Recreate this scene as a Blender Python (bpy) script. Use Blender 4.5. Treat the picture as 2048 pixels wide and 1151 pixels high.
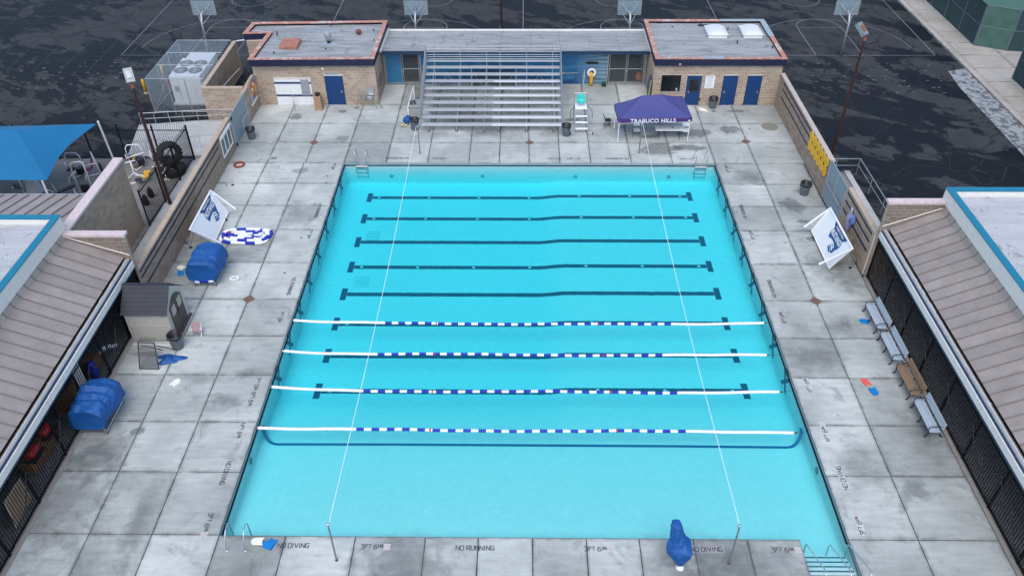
import bpy, math, random
from mathutils import Vector, Matrix, noise as mnoise
random.seed(7)
R = math.radians
scene = bpy.context.scene
for o in list(bpy.data.objects): bpy.data.objects.remove(o)
COL = scene.collection

# ------------------------------------------------------------------ camera
cam_d = bpy.data.cameras.new('camera'); cam = bpy.data.objects.new('camera', cam_d); COL.objects.link(cam)
cam_d.sensor_width = 36.0; cam_d.lens = 1627.04 / 2048 * 36.0
cam_d.clip_start = 0.1; cam_d.clip_end = 1500
PITCH, YAW, ROLL = 0.683732, 0.0155887, -0.0059587
fw = Vector((-math.sin(YAW)*math.cos(PITCH), math.cos(YAW)*math.cos(PITCH), -math.sin(PITCH)))
rt0 = Vector((math.cos(YAW), math.sin(YAW), 0)); up0 = rt0.cross(fw)
rt = math.cos(ROLL)*rt0 + math.sin(ROLL)*up0; up = math.cos(ROLL)*up0 - math.sin(ROLL)*rt0
cam.matrix_world = Matrix(((rt.x, up.x, -fw.x, -0.42244), (rt.y, up.y, -fw.y, -17.2197), (rt.z, up.z, -fw.z, 25.7407), (0, 0, 0, 1)))
scene.camera = cam

# ------------------------------------------------------------------ sky, sun, exposure
SUN_EL, SUN_AZ = 58, 188          # azimuth from +Y towards +X
w = bpy.data.worlds.new('World'); scene.world = w; w.use_nodes = True
nt = w.node_tree; bg = nt.nodes['Background']
sky = nt.nodes.new('ShaderNodeTexSky'); sky.sky_type = 'NISHITA'; sky.sun_disc = False
sky.sun_elevation = R(SUN_EL); sky.sun_rotation = R(SUN_AZ); sky.dust_density = 1.8; sky.air_density = 1.0; sky.ozone_density = 0.0
nt.links.new(sky.outputs[0], bg.inputs[0]); bg.inputs[1].default_value = 0.15
sd = bpy.data.lights.new('sun', 'SUN'); sun = bpy.data.objects.new('sun', sd); COL.objects.link(sun)
sd.energy = 0.8; sd.angle = R(50); sd.color = (1.0, 0.97, 0.93)
dsun = Vector((math.sin(R(SUN_AZ))*math.cos(R(SUN_EL)), math.cos(R(SUN_AZ))*math.cos(R(SUN_EL)), math.sin(R(SUN_EL))))
sun.rotation_euler = dsun.to_track_quat('Z', 'Y').to_euler()
vs = scene.view_settings; vs.view_transform = 'Standard'; vs.look = 'None'; vs.exposure = 0.78; vs.gamma = 1.0; vs.use_curve_mapping = False
scene.cycles.use_denoising = True
scene.cycles.max_bounces = 8; scene.cycles.diffuse_bounces = 4; scene.cycles.transparent_max_bounces = 16
scene.cycles.caustics_reflective = False; scene.cycles.caustics_refractive = False

# ------------------------------------------------------------------ materials
MATS = {}
class N:
    def __init__(s, name):
        s.m = bpy.data.materials.new(name); s.m.use_nodes = True; s.t = s.m.node_tree
        s.p = s.t.nodes['Principled BSDF']; s.out = s.t.nodes['Material Output']
    def n(s, kind, **kw):
        x = s.t.nodes.new(kind)
        for k, v in kw.items():
            if k.startswith('i_'): x.inputs[k[2:].replace('_', ' ')].default_value = v
            else: setattr(x, k, v)
        return x
    def l(s, a, b): s.t.links.new(a, b)
    def pos(s, scale=(1, 1, 1), rot=(0, 0, 0), obj=False, tex=False):
        g = s.n('ShaderNodeTexCoord').outputs['Object'] if obj else s.n('ShaderNodeNewGeometry').outputs['Position']
        mp = s.n('ShaderNodeMapping'); mp.vector_type = 'TEXTURE' if tex else 'POINT'; mp.inputs['Scale'].default_value = scale; mp.inputs['Rotation'].default_value = rot
        s.l(g, mp.inputs['Vector']); return mp.outputs[0]
    def noise(s, vec, scale, detail=4, rough=.55, dist=0):
        x = s.n('ShaderNodeTexNoise'); x.inputs['Scale'].default_value = scale; x.inputs['Detail'].default_value = detail
        x.inputs['Roughness'].default_value = rough; x.inputs['Distortion'].default_value = dist
        s.l(vec, x.inputs['Vector']); return x.outputs['Fac']
    def ramp(s, fac, stops):
        x = s.n('ShaderNodeValToRGB'); e = x.color_ramp.elements
        while len(e) < len(stops): e.new(.5)
        for el, (p, c) in zip(e, stops):
            el.position = p; el.color = (c, c, c, 1) if isinstance(c, (int, float)) else (*c, 1)
        s.l(fac, x.inputs[0]); return x.outputs[0]
    def mix(s, fac, a, b, mode='MIX'):
        x = s.n('ShaderNodeMix', data_type='RGBA', blend_type=mode)
        for sock, v in ((x.inputs[0], fac), (x.inputs[6], a), (x.inputs[7], b)):
            if isinstance(v, (int, float)): sock.default_value = v
            elif isinstance(v, tuple): sock.default_value = (*v, 1)
            else: s.l(v, sock)
        return x.outputs[2]
    def math(s, op, a, b=0.0):
        x = s.n('ShaderNodeMath', operation=op)
        for sock, v in ((x.inputs[0], a), (x.inputs[1], b)):
            if isinstance(v, (int, float)): sock.default_value = v
            else: s.l(v, sock)
        return x.outputs[0]
    def bump(s, h, strength=.3, dist=.02):
        x = s.n('ShaderNodeBump'); x.inputs['Strength'].default_value = strength; x.inputs['Distance'].default_value = dist
        s.l(h, x.inputs['Height']); s.l(x.outputs[0], s.p.inputs['Normal'])
    def col(s, c): s.l(c, s.p.inputs['Base Color'])

def M(name, c, rough=.6, metal=0.0, var=.12, vs_=3.0, fine=0.0, rand=0.0, bump=0.0, bscale=40, obj=False, spec=.5):
    """plain procedural material: colour, mottling, per-object variation, fine relief"""
    if name in MATS: return MATS[name]
    k = N(name); k.p.inputs['Roughness'].default_value = rough; k.p.inputs['Metallic'].default_value = metal
    k.p.inputs['Specular IOR Level'].default_value = spec
    v = k.pos(obj=obj)
    f = k.noise(v, vs_, 5, .6)
    g = k.ramp(f, [(.25, 1 - var), (.75, 1 + var)])
    cc = k.mix(1.0, tuple(c), g, 'MULTIPLY')
    if fine:
        f2 = k.noise(v, bscale, 2); cc = k.mix(1.0, cc, k.ramp(f2, [(.3, 1 - fine), (.7, 1 + fine)]), 'MULTIPLY')
    if rand:
        oi = k.n('ShaderNodeObjectInfo').outputs['Random']
        cc = k.mix(1.0, cc, k.ramp(oi, [(0, 1 - rand), (1, 1 + rand)]), 'MULTIPLY')
    k.col(cc)
    if bump: k.bump(k.noise(v, bscale, 3), bump)
    MATS[name] = k.m; return k.m

def mat_concrete(name, light, dark, rand=.05, damp=(.50, .66), warm=(.30, .27, .22)):
    k = N(name); v = k.pos()
    big = k.noise(v, .22, 5, .62, .4)
    brush = k.noise(k.pos((.6, 3.5, 1)), 1.3, 5, .65)
    c = k.mix(k.ramp(big, [(damp[0] - .12, 0.0), (damp[1], 1.0)]), tuple(light), tuple(dark))
    st = k.noise(v, .9, 6, .7, .6)
    c = k.mix(k.ramp(st, [(.56, 0.0), (.68, .55)]), c, tuple(x * .66 for x in dark))
    bl = k.noise(v, 2.6, 6, .75, .8)
    c = k.mix(k.ramp(bl, [(.58, 0.0), (.68, .42)]), c, tuple(warm))
    c = k.mix(1.0, c, k.ramp(brush, [(.25, .84), (.75, 1.14)]), 'MULTIPLY')
    bt_ = k.noise(v, 7, 6, .75); c = k.mix(k.ramp(bt_, [(.60, 0.0), (.68, .30)]), c, tuple(x*.6 for x in dark))
    sp = k.noise(v, 28, 3); c = k.mix(1.0, c, k.ramp(sp, [(.3, .90), (.7, 1.08)]), 'MULTIPLY')
    ge = k.n('ShaderNodeSeparateXYZ'); k.l(k.n('ShaderNodeTexCoord').outputs['Generated'], ge.inputs[0])
    ed = [k.math('MINIMUM', o_, k.math('SUBTRACT', 1.0, o_)) for o_ in (ge.outputs[0], ge.outputs[1])]
    edge_ = k.ramp(k.math('MINIMUM', ed[0], ed[1]), [(0.0, 1.0), (.05, 0.0)])
    gr = k.math('MULTIPLY', edge_, k.ramp(k.noise(v, 1.3, 5, .7), [(.38, 0.0), (.62, .75)]))
    c = k.mix(gr, c, tuple(x*.42 for x in dark))
    oi = k.n('ShaderNodeObjectInfo').outputs['Random']
    c = k.mix(1.0, c, k.ramp(oi, [(0, 1 - rand), (1, 1 + rand)]), 'MULTIPLY')
    k.col(c); k.p.inputs['Roughness'].default_value = .78; k.p.inputs['Specular IOR Level'].default_value = .3
    k.bump(k.noise(k.pos((1, 4, 1)), 22, 4), .18, .01)
    MATS[name] = k.m; return k.m

CONC = mat_concrete('deck_concrete', (.48, .512, .485), (.30, .325, .312), .18)
WALK = mat_concrete('walkway_concrete', (.48, .49, .48), (.36, .37, .36), .05)
YARD = mat_concrete('yard_concrete', (.25, .245, .23), (.18, .175, .165), .03)
PAVE = mat_concrete('pavement_concrete', (.42, .40, .36), (.33, .31, .27), .05, warm=(.28, .22, .15))

def mat_asphalt():
    k = N('asphalt')
    v = k.pos((2.3, 1, 1), (0, 0, R(-38)), tex=True)
    wet = k.noise(v, .34, 8, .64, .5)
    wet2 = k.noise(k.pos((1.8, 1, 1), (0, 0, R(-25)), tex=True), 1.0, 8, .68, .3)
    zone = k.noise(k.pos(), .05, 3, .5)
    s = k.math('ADD', wet, k.math('MULTIPLY', k.math('SUBTRACT', wet2, .5), .5))
    s = k.math('ADD', s, k.math('MULTIPLY', k.math('SUBTRACT', zone, .5), .5))
    m = k.ramp(s, [(.466, 0.0), (.492, 1.0)])
    dry = k.mix(k.noise(k.pos(), .8, 6), (.024, .027, .030), (.062, .066, .070))
    damp = k.mix(k.noise(k.pos(), .35, 4), (.004, .007, .010), (.010, .013, .017))
    c = k.mix(m, damp, dry)
    vo = k.n('ShaderNodeTexVoronoi', feature='DISTANCE_TO_EDGE'); vo.inputs['Scale'].default_value = .21
    dv = k.n('ShaderNodeMix', data_type='VECTOR'); dv.inputs[0].default_value = .12
    nz = k.n('ShaderNodeTexNoise'); nz.inputs['Scale'].default_value = .9; nz.inputs['Detail'].default_value = 5
    pv = k.pos(); k.l(pv, nz.inputs['Vector']); k.l(pv, dv.inputs[4])
    sc_ = k.n('ShaderNodeVectorMath', operation='SCALE'); sc_.inputs['Scale'].default_value = 12
    k.l(nz.outputs['Color'], sc_.inputs[0]); k.l(sc_.outputs[0], dv.inputs[5])
    k.l(dv.outputs[1], vo.inputs['Vector'])
    c = k.mix(k.ramp(vo.outputs[0], [(.0, .9), (.018, 0.0)]), c, (.014, .015, .017))
    sp = k.noise(k.pos(), 35, 3); c = k.mix(1.0, c, k.ramp(sp, [(.3, .82), (.7, 1.16)]), 'MULTIPLY')
    k.col(c)
    k.l(k.ramp(m, [(0, .6), (1, .9)]), k.p.inputs['Roughness']); k.p.inputs['Specular IOR Level'].default_value = .14
    k.bump(sp, .25, .01); return k.m
ASPH = mat_asphalt()

def mat_block(name, c, rand=.10):
    k = N(name); v = k.pos()
    c2 = k.mix(k.noise(v, 1.1, 5, .6), tuple(x * .82 for x in c), tuple(x * 1.12 for x in c))
    c2 = k.mix(1.0, c2, k.ramp(k.noise(v, 38, 4, .7), [(.3, .78), (.7, 1.18)]), 'MULTIPLY')
    oi = k.n('ShaderNodeObjectInfo').outputs['Random']
    c2 = k.mix(1.0, c2, k.ramp(oi, [(0, 1 - rand), (1, 1 + rand)]), 'MULTIPLY')
    k.col(c2); k.p.inputs['Roughness'].default_value = .9; k.p.inputs['Specular IOR Level'].default_value = .2
    k.bump(k.noise(v, 45, 4), .5, .012); MATS[name] = k.m; return k.m
BLOCK = mat_block('split_block', (.40, .315, .24), .14)
BLOCKG = mat_block('grey_brown_block', (.335, .265, .205), .16)
BLOCKD = mat_block('dark_brown_block', (.235, .19, .155), .14)
MORTAR = M('mortar', (.60, .56, .51), .9, var=.1)
MORTARD = M('dark_mortar', (.50, .46, .42), .9, var=.1)

def mat_flatroof(name, c, stain=.35):
    k = N(name); v = k.pos()
    s = k.noise(k.pos((.35, 2.2, 1)), .9, 7, .7, .5)
    c2 = k.mix(k.ramp(s, [(.42, 0.0), (.72, 1.0)]), tuple(c), tuple(x * (1 - stain) for x in c))
    sp = k.noise(v, 1.4, 8, .75, 1.2)
    c2 = k.mix(k.ramp(sp, [(.56, 0.0), (.64, .65)]), c2, (.11, .11, .10))
    ru = k.noise(k.pos((.5, 1.2, 1)), .7, 7, .7, .8); c2 = k.mix(k.ramp(ru, [(.60, 0.0), (.70, .45)]), c2, (.16, .11, .075))
    c2 = k.mix(1.0, c2, k.ramp(k.noise(v, 14, 5, .7), [(.3, .82), (.7, 1.12)]), 'MULTIPLY')
    k.col(c2); k.p.inputs['Roughness'].default_value = .85; k.bump(k.noise(v, 12, 4), .2); MATS[name] = k.m; return k.m
FROOF = mat_flatroof('weathered_roll_roofing', (.33, .355, .365), .5)
FROOF2 = mat_flatroof('stained_membrane_roofing', (.46, .48, .50), .22)

def mat_peeling(name, c, under, amt=.57):
    k = N(name); v = k.pos()
    s = k.noise(v, 2.2, 7, .7, .6)
    c2 = k.mix(k.ramp(s, [(amt - .02, 0.0), (amt + .02, 1.0)]), tuple(c), tuple(under))
    c2 = k.mix(1.0, c2, k.ramp(k.noise(v, 9, 4), [(.3, .85), (.7, 1.1)]), 'MULTIPLY')
    k.col(c2); k.p.inputs['Roughness'].default_value = .75; MATS[name] = k.m; return k.m
COPING = mat_peeling('peeling_coral_coping', (.44, .205, .155), (.50, .42, .39), .55)
COPINGP = mat_peeling('pale_pink_coping', (.60, .50, .50), (.48, .46, .47), .58)
COPGREY = M('grey_coping_patch', (.30, .36, .40), .6)
NAVY = M('navy_paint', (.008, .011, .045), .5)
NAVYW = M('navy_stripe_paint', (.014, .024, .055), .7, var=.3)
DOORB = M('blue_door_paint', (.002, .038, .145), .45, var=.08)
WHITE = M('white_paint', (.80, .80, .79), .45, var=.05)
WHITEP = M('white_plastic', (.82, .83, .84), .4, var=.04)
OFFW = M('offwhite_band', (.72, .70, .66), .7, var=.06)
CAPB = M('blue_parapet_cap', (.0, .17, .28), .4, var=.08)
SEAM = M('taupe_metal_roof', (.285, .25, .232), .5, .0, var=.16, vs_=1.6, fine=.05, rand=.09)
SEAMD = M('taupe_seam_rib', (.19, .17, .16), .55, var=.08)
GUTTER = M('gutter_dirt', (.13, .115, .095), .9, var=.45, vs_=5)
GUTTERM = M('grey_gutter_lip', (.30, .32, .34), .5, var=.15)
NAVYT = M('navy_trim', (.010, .035, .085), .5)
GALV = M('galvanised_steel', (.42, .45, .47), .4, .55, var=.12, vs_=8)
STEEL = M('stainless_tube', (.55, .57, .60), .25, .85, var=.08)
ALU = M('aluminium_plank', (.43, .46, .48), .45, .25, var=.08, vs_=6, rand=.05)
ALUW = M('white_aluminium_plank', (.60, .63, .65), .45, .1, var=.05, vs_=6, rand=.03)
BLACKI = M('black_iron', (.004, .005, .007), .6, var=.2, spec=.2)
BLACKP = M('black_plastic', (.012, .012, .014), .45, var=.2)
RUBBER = M('black_rubber', (.016, .016, .017), .85, var=.25)
GREYP = M('grey_can_plastic', (.10, .125, .145), .5, var=.12)
RUST = M('rusty_brown_pole', (.034, .012, .010), .65, var=.5, vs_=5)
RUSTO = M('orange_rust', (.24, .085, .05), .8, var=.3, vs_=9)
COVER = M('blue_vinyl_cover', (.001, .075, .28), .62, var=.16, vs_=4)
BLUEF = M('blue_float', (.002, .030, .42), .35, var=.06)
REDF = M('red_float', (.50, .012, .015), .35, var=.06)
WHITEF = M('white_float', (.86, .87, .88), .35, var=.03)
YELLOW = M('yellow_paint', (.72, .40, .015), .5, var=.12)
AMBER = M('amber_disc', (.86, .46, .01), .5, var=.08, rand=.05)
TEAL = M('teal_seat', (.015, .50, .44), .35, var=.06)
PURPLE = M('purple_canopy', (.058, .062, .215), .65, var=.08)
PURPLED = M('purple_valance', (.060, .022, .16), .65, var=.12)
SAIL = M('blue_shade_sail', (.0, .135, .30), .7, var=.08, vs_=1.0)
CREAM = M('cream_resin', (.40, .395, .355), .6, var=.06)
SHINGLE = M('dark_shingle_resin', (.022, .028, .038), .65, var=.12, rand=.06)
BROWND = M('brown_resin_door', (.055, .045, .038), .6, var=.12)
TAN = M('tan_bench_board', (.24, .155, .095), .6, var=.15, rand=.1)
BGREY = M('grey_bench_board', (.38, .45, .51), .5, var=.08, rand=.08)
CASTI = M('dark_cast_iron', (.020, .028, .042), .45, var=.15)
TERRA = M('brown_diamond_tile', (.16, .095, .075), .8, var=.2, vs_=12)
DAMPC = (.17, .185, .185)
TEXTC = M('charcoal_lettering', (.035, .038, .055), .8, var=.25, vs_=20)
TILEW = M('pale_marker_tile', (.52, .54, .53), .6, var=.08)
REDMK = M('red_marking', (.46, .28, .26), .7)
KWHITE = M('cream_foam', (.80, .78, .66), .6, var=.05)
KBLUE = M('bright_blue_foam', (.0, .19, .52), .5, var=.05)
KRED = M('coral_foam', (.72, .12, .08), .5, var=.06)
DRAIN = M('dark_gutter_slot', (.006, .008, .012), .6)
COPEF = M('pool_coping_face', (.27, .33, .35), .7, var=.15)
BLUELINE = M('navy_pool_tile', (.01, .17, .36), .5, var=.06)
LINET = M('dark_lane_tile', (.03, .125, .195), .5, var=.1)
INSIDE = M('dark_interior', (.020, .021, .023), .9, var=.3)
PLY = M('brown_plywood', (.22, .10, .045), .7, var=.25, vs_=2)
GREENS = M('green_windscreen', (.016, .045, .050), .8, var=.2, vs_=2)
GREENL = M('pale_green_windscreen', (.05, .115, .095), .8, var=.2, vs_=1.5)
GLASSD = M('dark_window_glass', (.006, .007, .009), .08, var=.1, spec=.7)
BBGREY = M('grey_backboard', (.20, .27, .31), .5, var=.1)
PAINTL = M('worn_white_line', (.17, .19, .205), .8, var=.45, vs_=6)
PAINTB = M('worn_blue_line', (.026, .055, .105), .8, var=.4, vs_=6)
KRAFT = M('tan_receptacle', (.34, .22, .13), .8, var=.1)
GREENP = M('green_plastic', (.0, .16, .08), .5)
REDR = M('faded_red_rubber', (.30, .045, .035), .6, var=.15)
PINKC = M('dusty_pink_fabric', (.36, .22, .23), .8)
MAGENTA = M('magenta_pad', (.20, .02, .07), .5)
DUCT = M('unit_white_enamel', (.62, .65, .68), .45, var=.06)
SKYL = M('white_skylight_dome', (.60, .62, .64), .3, var=.03)
PIPEC = M('weathered_vent_metal', (.38, .40, .42), .45, .5, var=.3, vs_=6)
VENTR = M('rust_red_vent_cap', (.16, .035, .03), .6, var=.2)

def mat_mesh(name, c, dens, scale=60):
    """chain link / net: fine woven wire, seen through"""
    k = N(name); k.p.inputs['Base Color'].default_value = (*c, 1); k.p.inputs['Roughness'].default_value = .5
    tr = k.n('ShaderNodeBsdfTransparent'); mx = k.n('ShaderNodeMixShader'); mx.inputs[0].default_value = dens
    v = k.n('ShaderNodeTexCoord').outputs['Object']
    rs = []
    for a in (45, -45):
        mp = k.n('ShaderNodeMapping'); mp.inputs['Rotation'].default_value = (R(a), R(a), R(a)); k.l(v, mp.inputs[0])
        wv = k.n('ShaderNodeTexWave', wave_type='BANDS', bands_direction='DIAGONAL'); wv.inputs['Scale'].default_value = scale; k.l(mp.outputs[0], wv.inputs[0])
        rs.append(k.math('GREATER_THAN', wv.outputs[1], (1 + math.cos(math.pi*dens*.5))/2))
    f = k.math('MAXIMUM', rs[0], rs[1]); k.l(f, mx.inputs[0])
    k.l(tr.outputs[0], mx.inputs[1]); k.l(k.p.outputs[0], mx.inputs[2]); k.l(mx.outputs[0], k.out.inputs[0])
    MATS[name] = k.m; return k.m
CHAIN = mat_mesh('chain_link_wire', (.36, .44, .48), .13, 22)
CHAIND = mat_mesh('gate_mesh', (.22, .25, .27), .26, 22)
NET = mat_mesh('white_net', (.75, .78, .80), .25, 22)
NETD = mat_mesh('dark_net', (.05, .055, .06), .30, 22)

def mat_slats():
    k = N('grey_privacy_slats'); v = k.pos()
    wv = k.n('ShaderNodeTexWave', wave_type='BANDS', bands_direction='Y'); wv.inputs['Scale'].default_value = 7; wv.inputs['Distortion'].default_value = .6
    k.l(v, wv.inputs[0])
    c = k.mix(wv.outputs[1], (.20, .27, .31), (.27, .35, .39)); k.col(c); k.p.inputs['Roughness'].default_value = .6
    k.bump(wv.outputs[1], .3); return k.m
SLATS = mat_slats()

def mat_mural():
    k = N('underwater_mural_print'); v = k.pos()
    sx = k.n('ShaderNodeSeparateXYZ'); k.l(v, sx.inputs[0])
    g = k.n('ShaderNodeMapRange'); g.inputs['From Min'].default_value = 0.; g.inputs['From Max'].default_value = 2.4; k.l(sx.outputs[2], g.inputs[0])
    h = k.n('ShaderNodeMapRange'); h.inputs['From Min'].default_value = 3.2; h.inputs['From Max'].default_value = 5.4; k.l(sx.outputs[0], h.inputs[0])
    f = k.noise(k.pos((.5, 1, 1.6)), .8, 4, .5, .8)
    c = k.mix(g.outputs[0], (.004, .05, .16), (.02, .17, .36))
    c = k.mix(k.ramp(f, [(.45, 0.0), (.8, .7)]), c, (.08, .30, .48))
    c = k.mix(h.outputs[0], c, (.20, .33, .42))
    wv = k.n('ShaderNodeTexWave', wave_type='BANDS', bands_direction='Z'); wv.inputs['Scale'].default_value = 1.1; wv.inputs['Distortion'].default_value = 6; wv.inputs['Detail'].default_value = 3; k.l(k.pos((.35, 1, 1)), wv.inputs[0])
    rip = k.math('MULTIPLY', k.ramp(wv.outputs[1], [(.80, 0.0), (.9, .9)]), h.outputs[0])
    c = k.mix(rip, c, (.02, .045, .07)); k.col(c); k.p.inputs['Roughness'].default_value = .5; return k.m
MURAL = mat_mural()

def mat_plaster():
    k = N('pool_plaster'); v = k.pos()
    c = k.mix(k.noise(v, .35, 5, .6), (.84, .89, .90), (.91, .94, .94))
    c = k.mix(1.0, c, k.ramp(k.noise(v, 4, 6, .7, .5), [(.3, .95), (.7, 1.04)]), 'MULTIPLY')
    k.col(c); k.p.inputs['Roughness'].default_value = .8; return k.m
PLAST = mat_plaster()

def mat_water():
    k = N('pool_water'); k.t.nodes.remove(k.p)
    tr = k.n('ShaderNodeBsdfTransparent'); gl = k.n('ShaderNodeBsdfGlossy'); gl.inputs['Roughness'].default_value = .03
    fr = k.n('ShaderNodeFresnel'); fr.inputs['IOR'].default_value = 1.33
    b = k.n('ShaderNodeBump'); b.inputs['Strength'].default_value = .30; b.inputs['Distance'].default_value = .03
    k.l(k.noise(k.pos(), 3.2, 4, .6, .6), b.inputs['Height']); k.l(b.outputs[0], gl.inputs['Normal']); k.l(b.outputs[0], fr.inputs['Normal'])
    mx = k.n('ShaderNodeMixShader'); k.l(fr.outputs[0], mx.inputs[0]); k.l(tr.outputs[0], mx.inputs[1]); k.l(gl.outputs[0], mx.inputs[2])
    k.l(mx.outputs[0], k.out.inputs['Surface'])
    va = k.n('ShaderNodeVolumeAbsorption'); va.inputs['Color'].default_value = (.0, .950, 1.0, 1); va.inputs['Density'].default_value = .78
    k.l(va.outputs[0], k.out.inputs['Volume']); return k.m
WATER = mat_water()

def mat_damp(name, r0, r1, amp, al):
    k = N(name); k.p.inputs['Base Color'].default_value = (*DAMPC, 1); k.p.inputs['Roughness'].default_value = .55
    tr = k.n('ShaderNodeBsdfTransparent'); mx = k.n('ShaderNodeMixShader')
    v = k.n('ShaderNodeTexCoord').outputs['Object']
    ln = k.n('ShaderNodeVectorMath', operation='LENGTH'); k.l(v, ln.inputs[0])
    nz = k.noise(k.pos(), 1.6, 5, .6, .4)
    s = k.math('ADD', ln.outputs['Value'], k.math('MULTIPLY', k.math('SUBTRACT', nz, .5), amp))
    oi = k.n('ShaderNodeObjectInfo').outputs['Random']
    f = k.math('MULTIPLY', k.ramp(s, [(r0, 1.0), (r1, 0.0)]), k.math('ADD', k.math('MULTIPLY', oi, .3), al))
    k.l(f, mx.inputs[0]); k.l(tr.outputs[0], mx.inputs[1]); k.l(k.p.outputs[0], mx.inputs[2]); k.l(mx.outputs[0], k.out.inputs[0]); return k.m
DAMP = mat_damp('damp_concrete_patch', .46, .74, 1.5, .26); DAMPS = mat_damp('faint_damp_patch', .05, 1.05, 1.8, .22)

# ------------------------------------------------------------------ mesh builder
def offs(p):
    o = Vector((0, 0, 0))
    while p is not None: o += p.location; p = p.parent
    return o

class MB:
    def __init__(s): s.v = []; s.f = []
    def add(s, vs_, fs):
        b = len(s.v); s.v += [tuple(q) for q in vs_]; s.f += [tuple(b + i for i in f) for f in fs]; return s
    def box(s, x0, x1, y0, y1, z0, z1, ch=0):
        if x0 > x1: x0, x1 = x1, x0
        if y0 > y1: y0, y1 = y1, y0
        if z0 > z1: z0, z1 = z1, z0
        if not ch:
            return s.add([(x0, y0, z0), (x1, y0, z0), (x1, y1, z0), (x0, y1, z0), (x0, y0, z1), (x1, y0, z1), (x1, y1, z1), (x0, y1, z1)],
                         [(3, 2, 1, 0), (4, 5, 6, 7), (0, 1, 5, 4), (1, 2, 6, 5), (2, 3, 7, 6), (3, 0, 4, 7)])
        vs_ = []
        for i in (0, 1):
            for j in (0, 1):
                for k in (0, 1):
                    X, Y, Z = (x0, x1)[i], (y0, y1)[j], (z0, z1)[k]; sx, sy, sz = (1, -1)[i]*ch, (1, -1)[j]*ch, (1, -1)[k]*ch
                    vs_ += [(X, Y + sy, Z + sz), (X + sx, Y, Z + sz), (X + sx, Y + sy, Z)]
        I = lambda i, j, k, a: (i*4 + j*2 + k)*3 + a
        fs = []
        for i in (0, 1):
            f = [I(i, 0, 0, 0), I(i, 1, 0, 0), I(i, 1, 1, 0), I(i, 0, 1, 0)]; fs.append(f if i else f[::-1])
            f = [I(0, i, 0, 1), I(1, i, 0, 1), I(1, i, 1, 1), I(0, i, 1, 1)]; fs.append(f[::-1] if i else f)
            f = [I(0, 0, i, 2), I(1, 0, i, 2), I(1, 1, i, 2), I(0, 1, i, 2)]; fs.append(f if i else f[::-1])
        for a in (0, 1):
            for b in (0, 1):
                f = [I(0, a, b, 1), I(0, a, b, 2), I(1, a, b, 2), I(1, a, b, 1)]; fs.append(f if (a == b) else f[::-1])
                f = [I(a, 0, b, 0), I(a, 0, b, 2), I(a, 1, b, 2), I(a, 1, b, 0)]; fs.append(f[::-1] if (a == b) else f)
                f = [I(a, b, 0, 0), I(a, b, 0, 1), I(a, b, 1, 1), I(a, b, 1, 0)]; fs.append(f if (a == b) else f[::-1])
        for i in (0, 1):
            for j in (0, 1):
                for k in (0, 1):
                    f = [I(i, j, k, 0), I(i, j, k, 1), I(i, j, k, 2)]; fs.append(f if (i + j + k) % 2 else f[::-1])
        return s.add(vs_, fs)
    def obox(s, c, ux, uy, uz, hx, hy, hz):
        """oriented box: centre, unit axes, half sizes"""
        c, ux, uy, uz = Vector(c), Vector(ux), Vector(uy), Vector(uz)
        vs_ = [c + ux*a*hx + uy*b*hy + uz*d*hz for d in (-1, 1) for a, b in ((-1, -1), (1, -1), (1, 1), (-1, 1))]
        return s.add(vs_, [(3, 2, 1, 0), (4, 5, 6, 7), (0, 1, 5, 4), (1, 2, 6, 5), (2, 3, 7, 6), (3, 0, 4, 7)])
    def tube(s, pts, r, n=8, closed=False, cap=True):
        pts = [Vector(p) for p in pts]; k = len(pts); rings = []
        rr = r if isinstance(r, (list, tuple)) else [r]*k
        up_ = None
        for i, p in enumerate(pts):
            a = pts[(i - 1) % k] if (closed or i > 0) else p; b = pts[(i + 1) % k] if (closed or i < k - 1) else p
            d = (b - a).normalized()
            if up_ is None:
                up_ = Vector((0, 0, 1)) if abs(d.z) < .9 else Vector((0, 1, 0))
            x = d.cross(up_)
            if x.length < 1e-5: x = d.cross(Vector((1, 0, 0)))
            x.normalize(); y = x.cross(d).normalized(); up_ = y
            rings.append([p + (x*math.cos(t) + y*math.sin(t))*rr[i] for t in [2*math.pi*j/n for j in range(n)]])
        vs_ = [q for rg in rings for q in rg]; fs = []
        for i in range(k if closed else k - 1):
            for j in range(n):
                a = i*n + j; b = i*n + (j + 1) % n; c = ((i + 1) % k)*n + (j + 1) % n; d = ((i + 1) % k)*n + j; fs.append((a, b, c, d))
        if cap and not closed:
            fs.append(tuple(range(n))[::-1]); fs.append(tuple((k - 1)*n + j for j in range(n)))
        return s.add(vs_, fs)
    def cyl(s, p0, p1, r, n=10, r1=None): return s.tube([p0, p1], [r, r if r1 is None else r1], n)
    def lathe(s, prof, c=(0, 0, 0), n=20, axis='Z', cap=True):
        vs_ = []
        for r, h in prof:
            for j in range(n):
                t = 2*math.pi*j/n; a, b = r*math.cos(t), r*math.sin(t)
                q = {'Z': (a, b, h), 'X': (h, a, b), 'Y': (b, h, a)}[axis]; vs_.append((c[0] + q[0], c[1] + q[1], c[2] + q[2]))
        fs = [(i*n + j, i*n + (j + 1) % n, (i + 1)*n + (j + 1) % n, (i + 1)*n + j) for i in range(len(prof) - 1) for j in range(n)]
        if cap: fs.append(tuple(range(n))[::-1]); fs.append(tuple((len(prof) - 1)*n + j for j in range(n)))
        return s.add(vs_, fs)
    def prism(s, poly, z0, z1):
        n = len(poly)
        return s.add([(x, y, z0) for x, y in poly] + [(x, y, z1) for x, y in poly],
                     [tuple(range(n))[::-1], tuple(range(n, 2*n))] + [(i, (i + 1) % n, n + (i + 1) % n, n + i) for i in range(n)])
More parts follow.
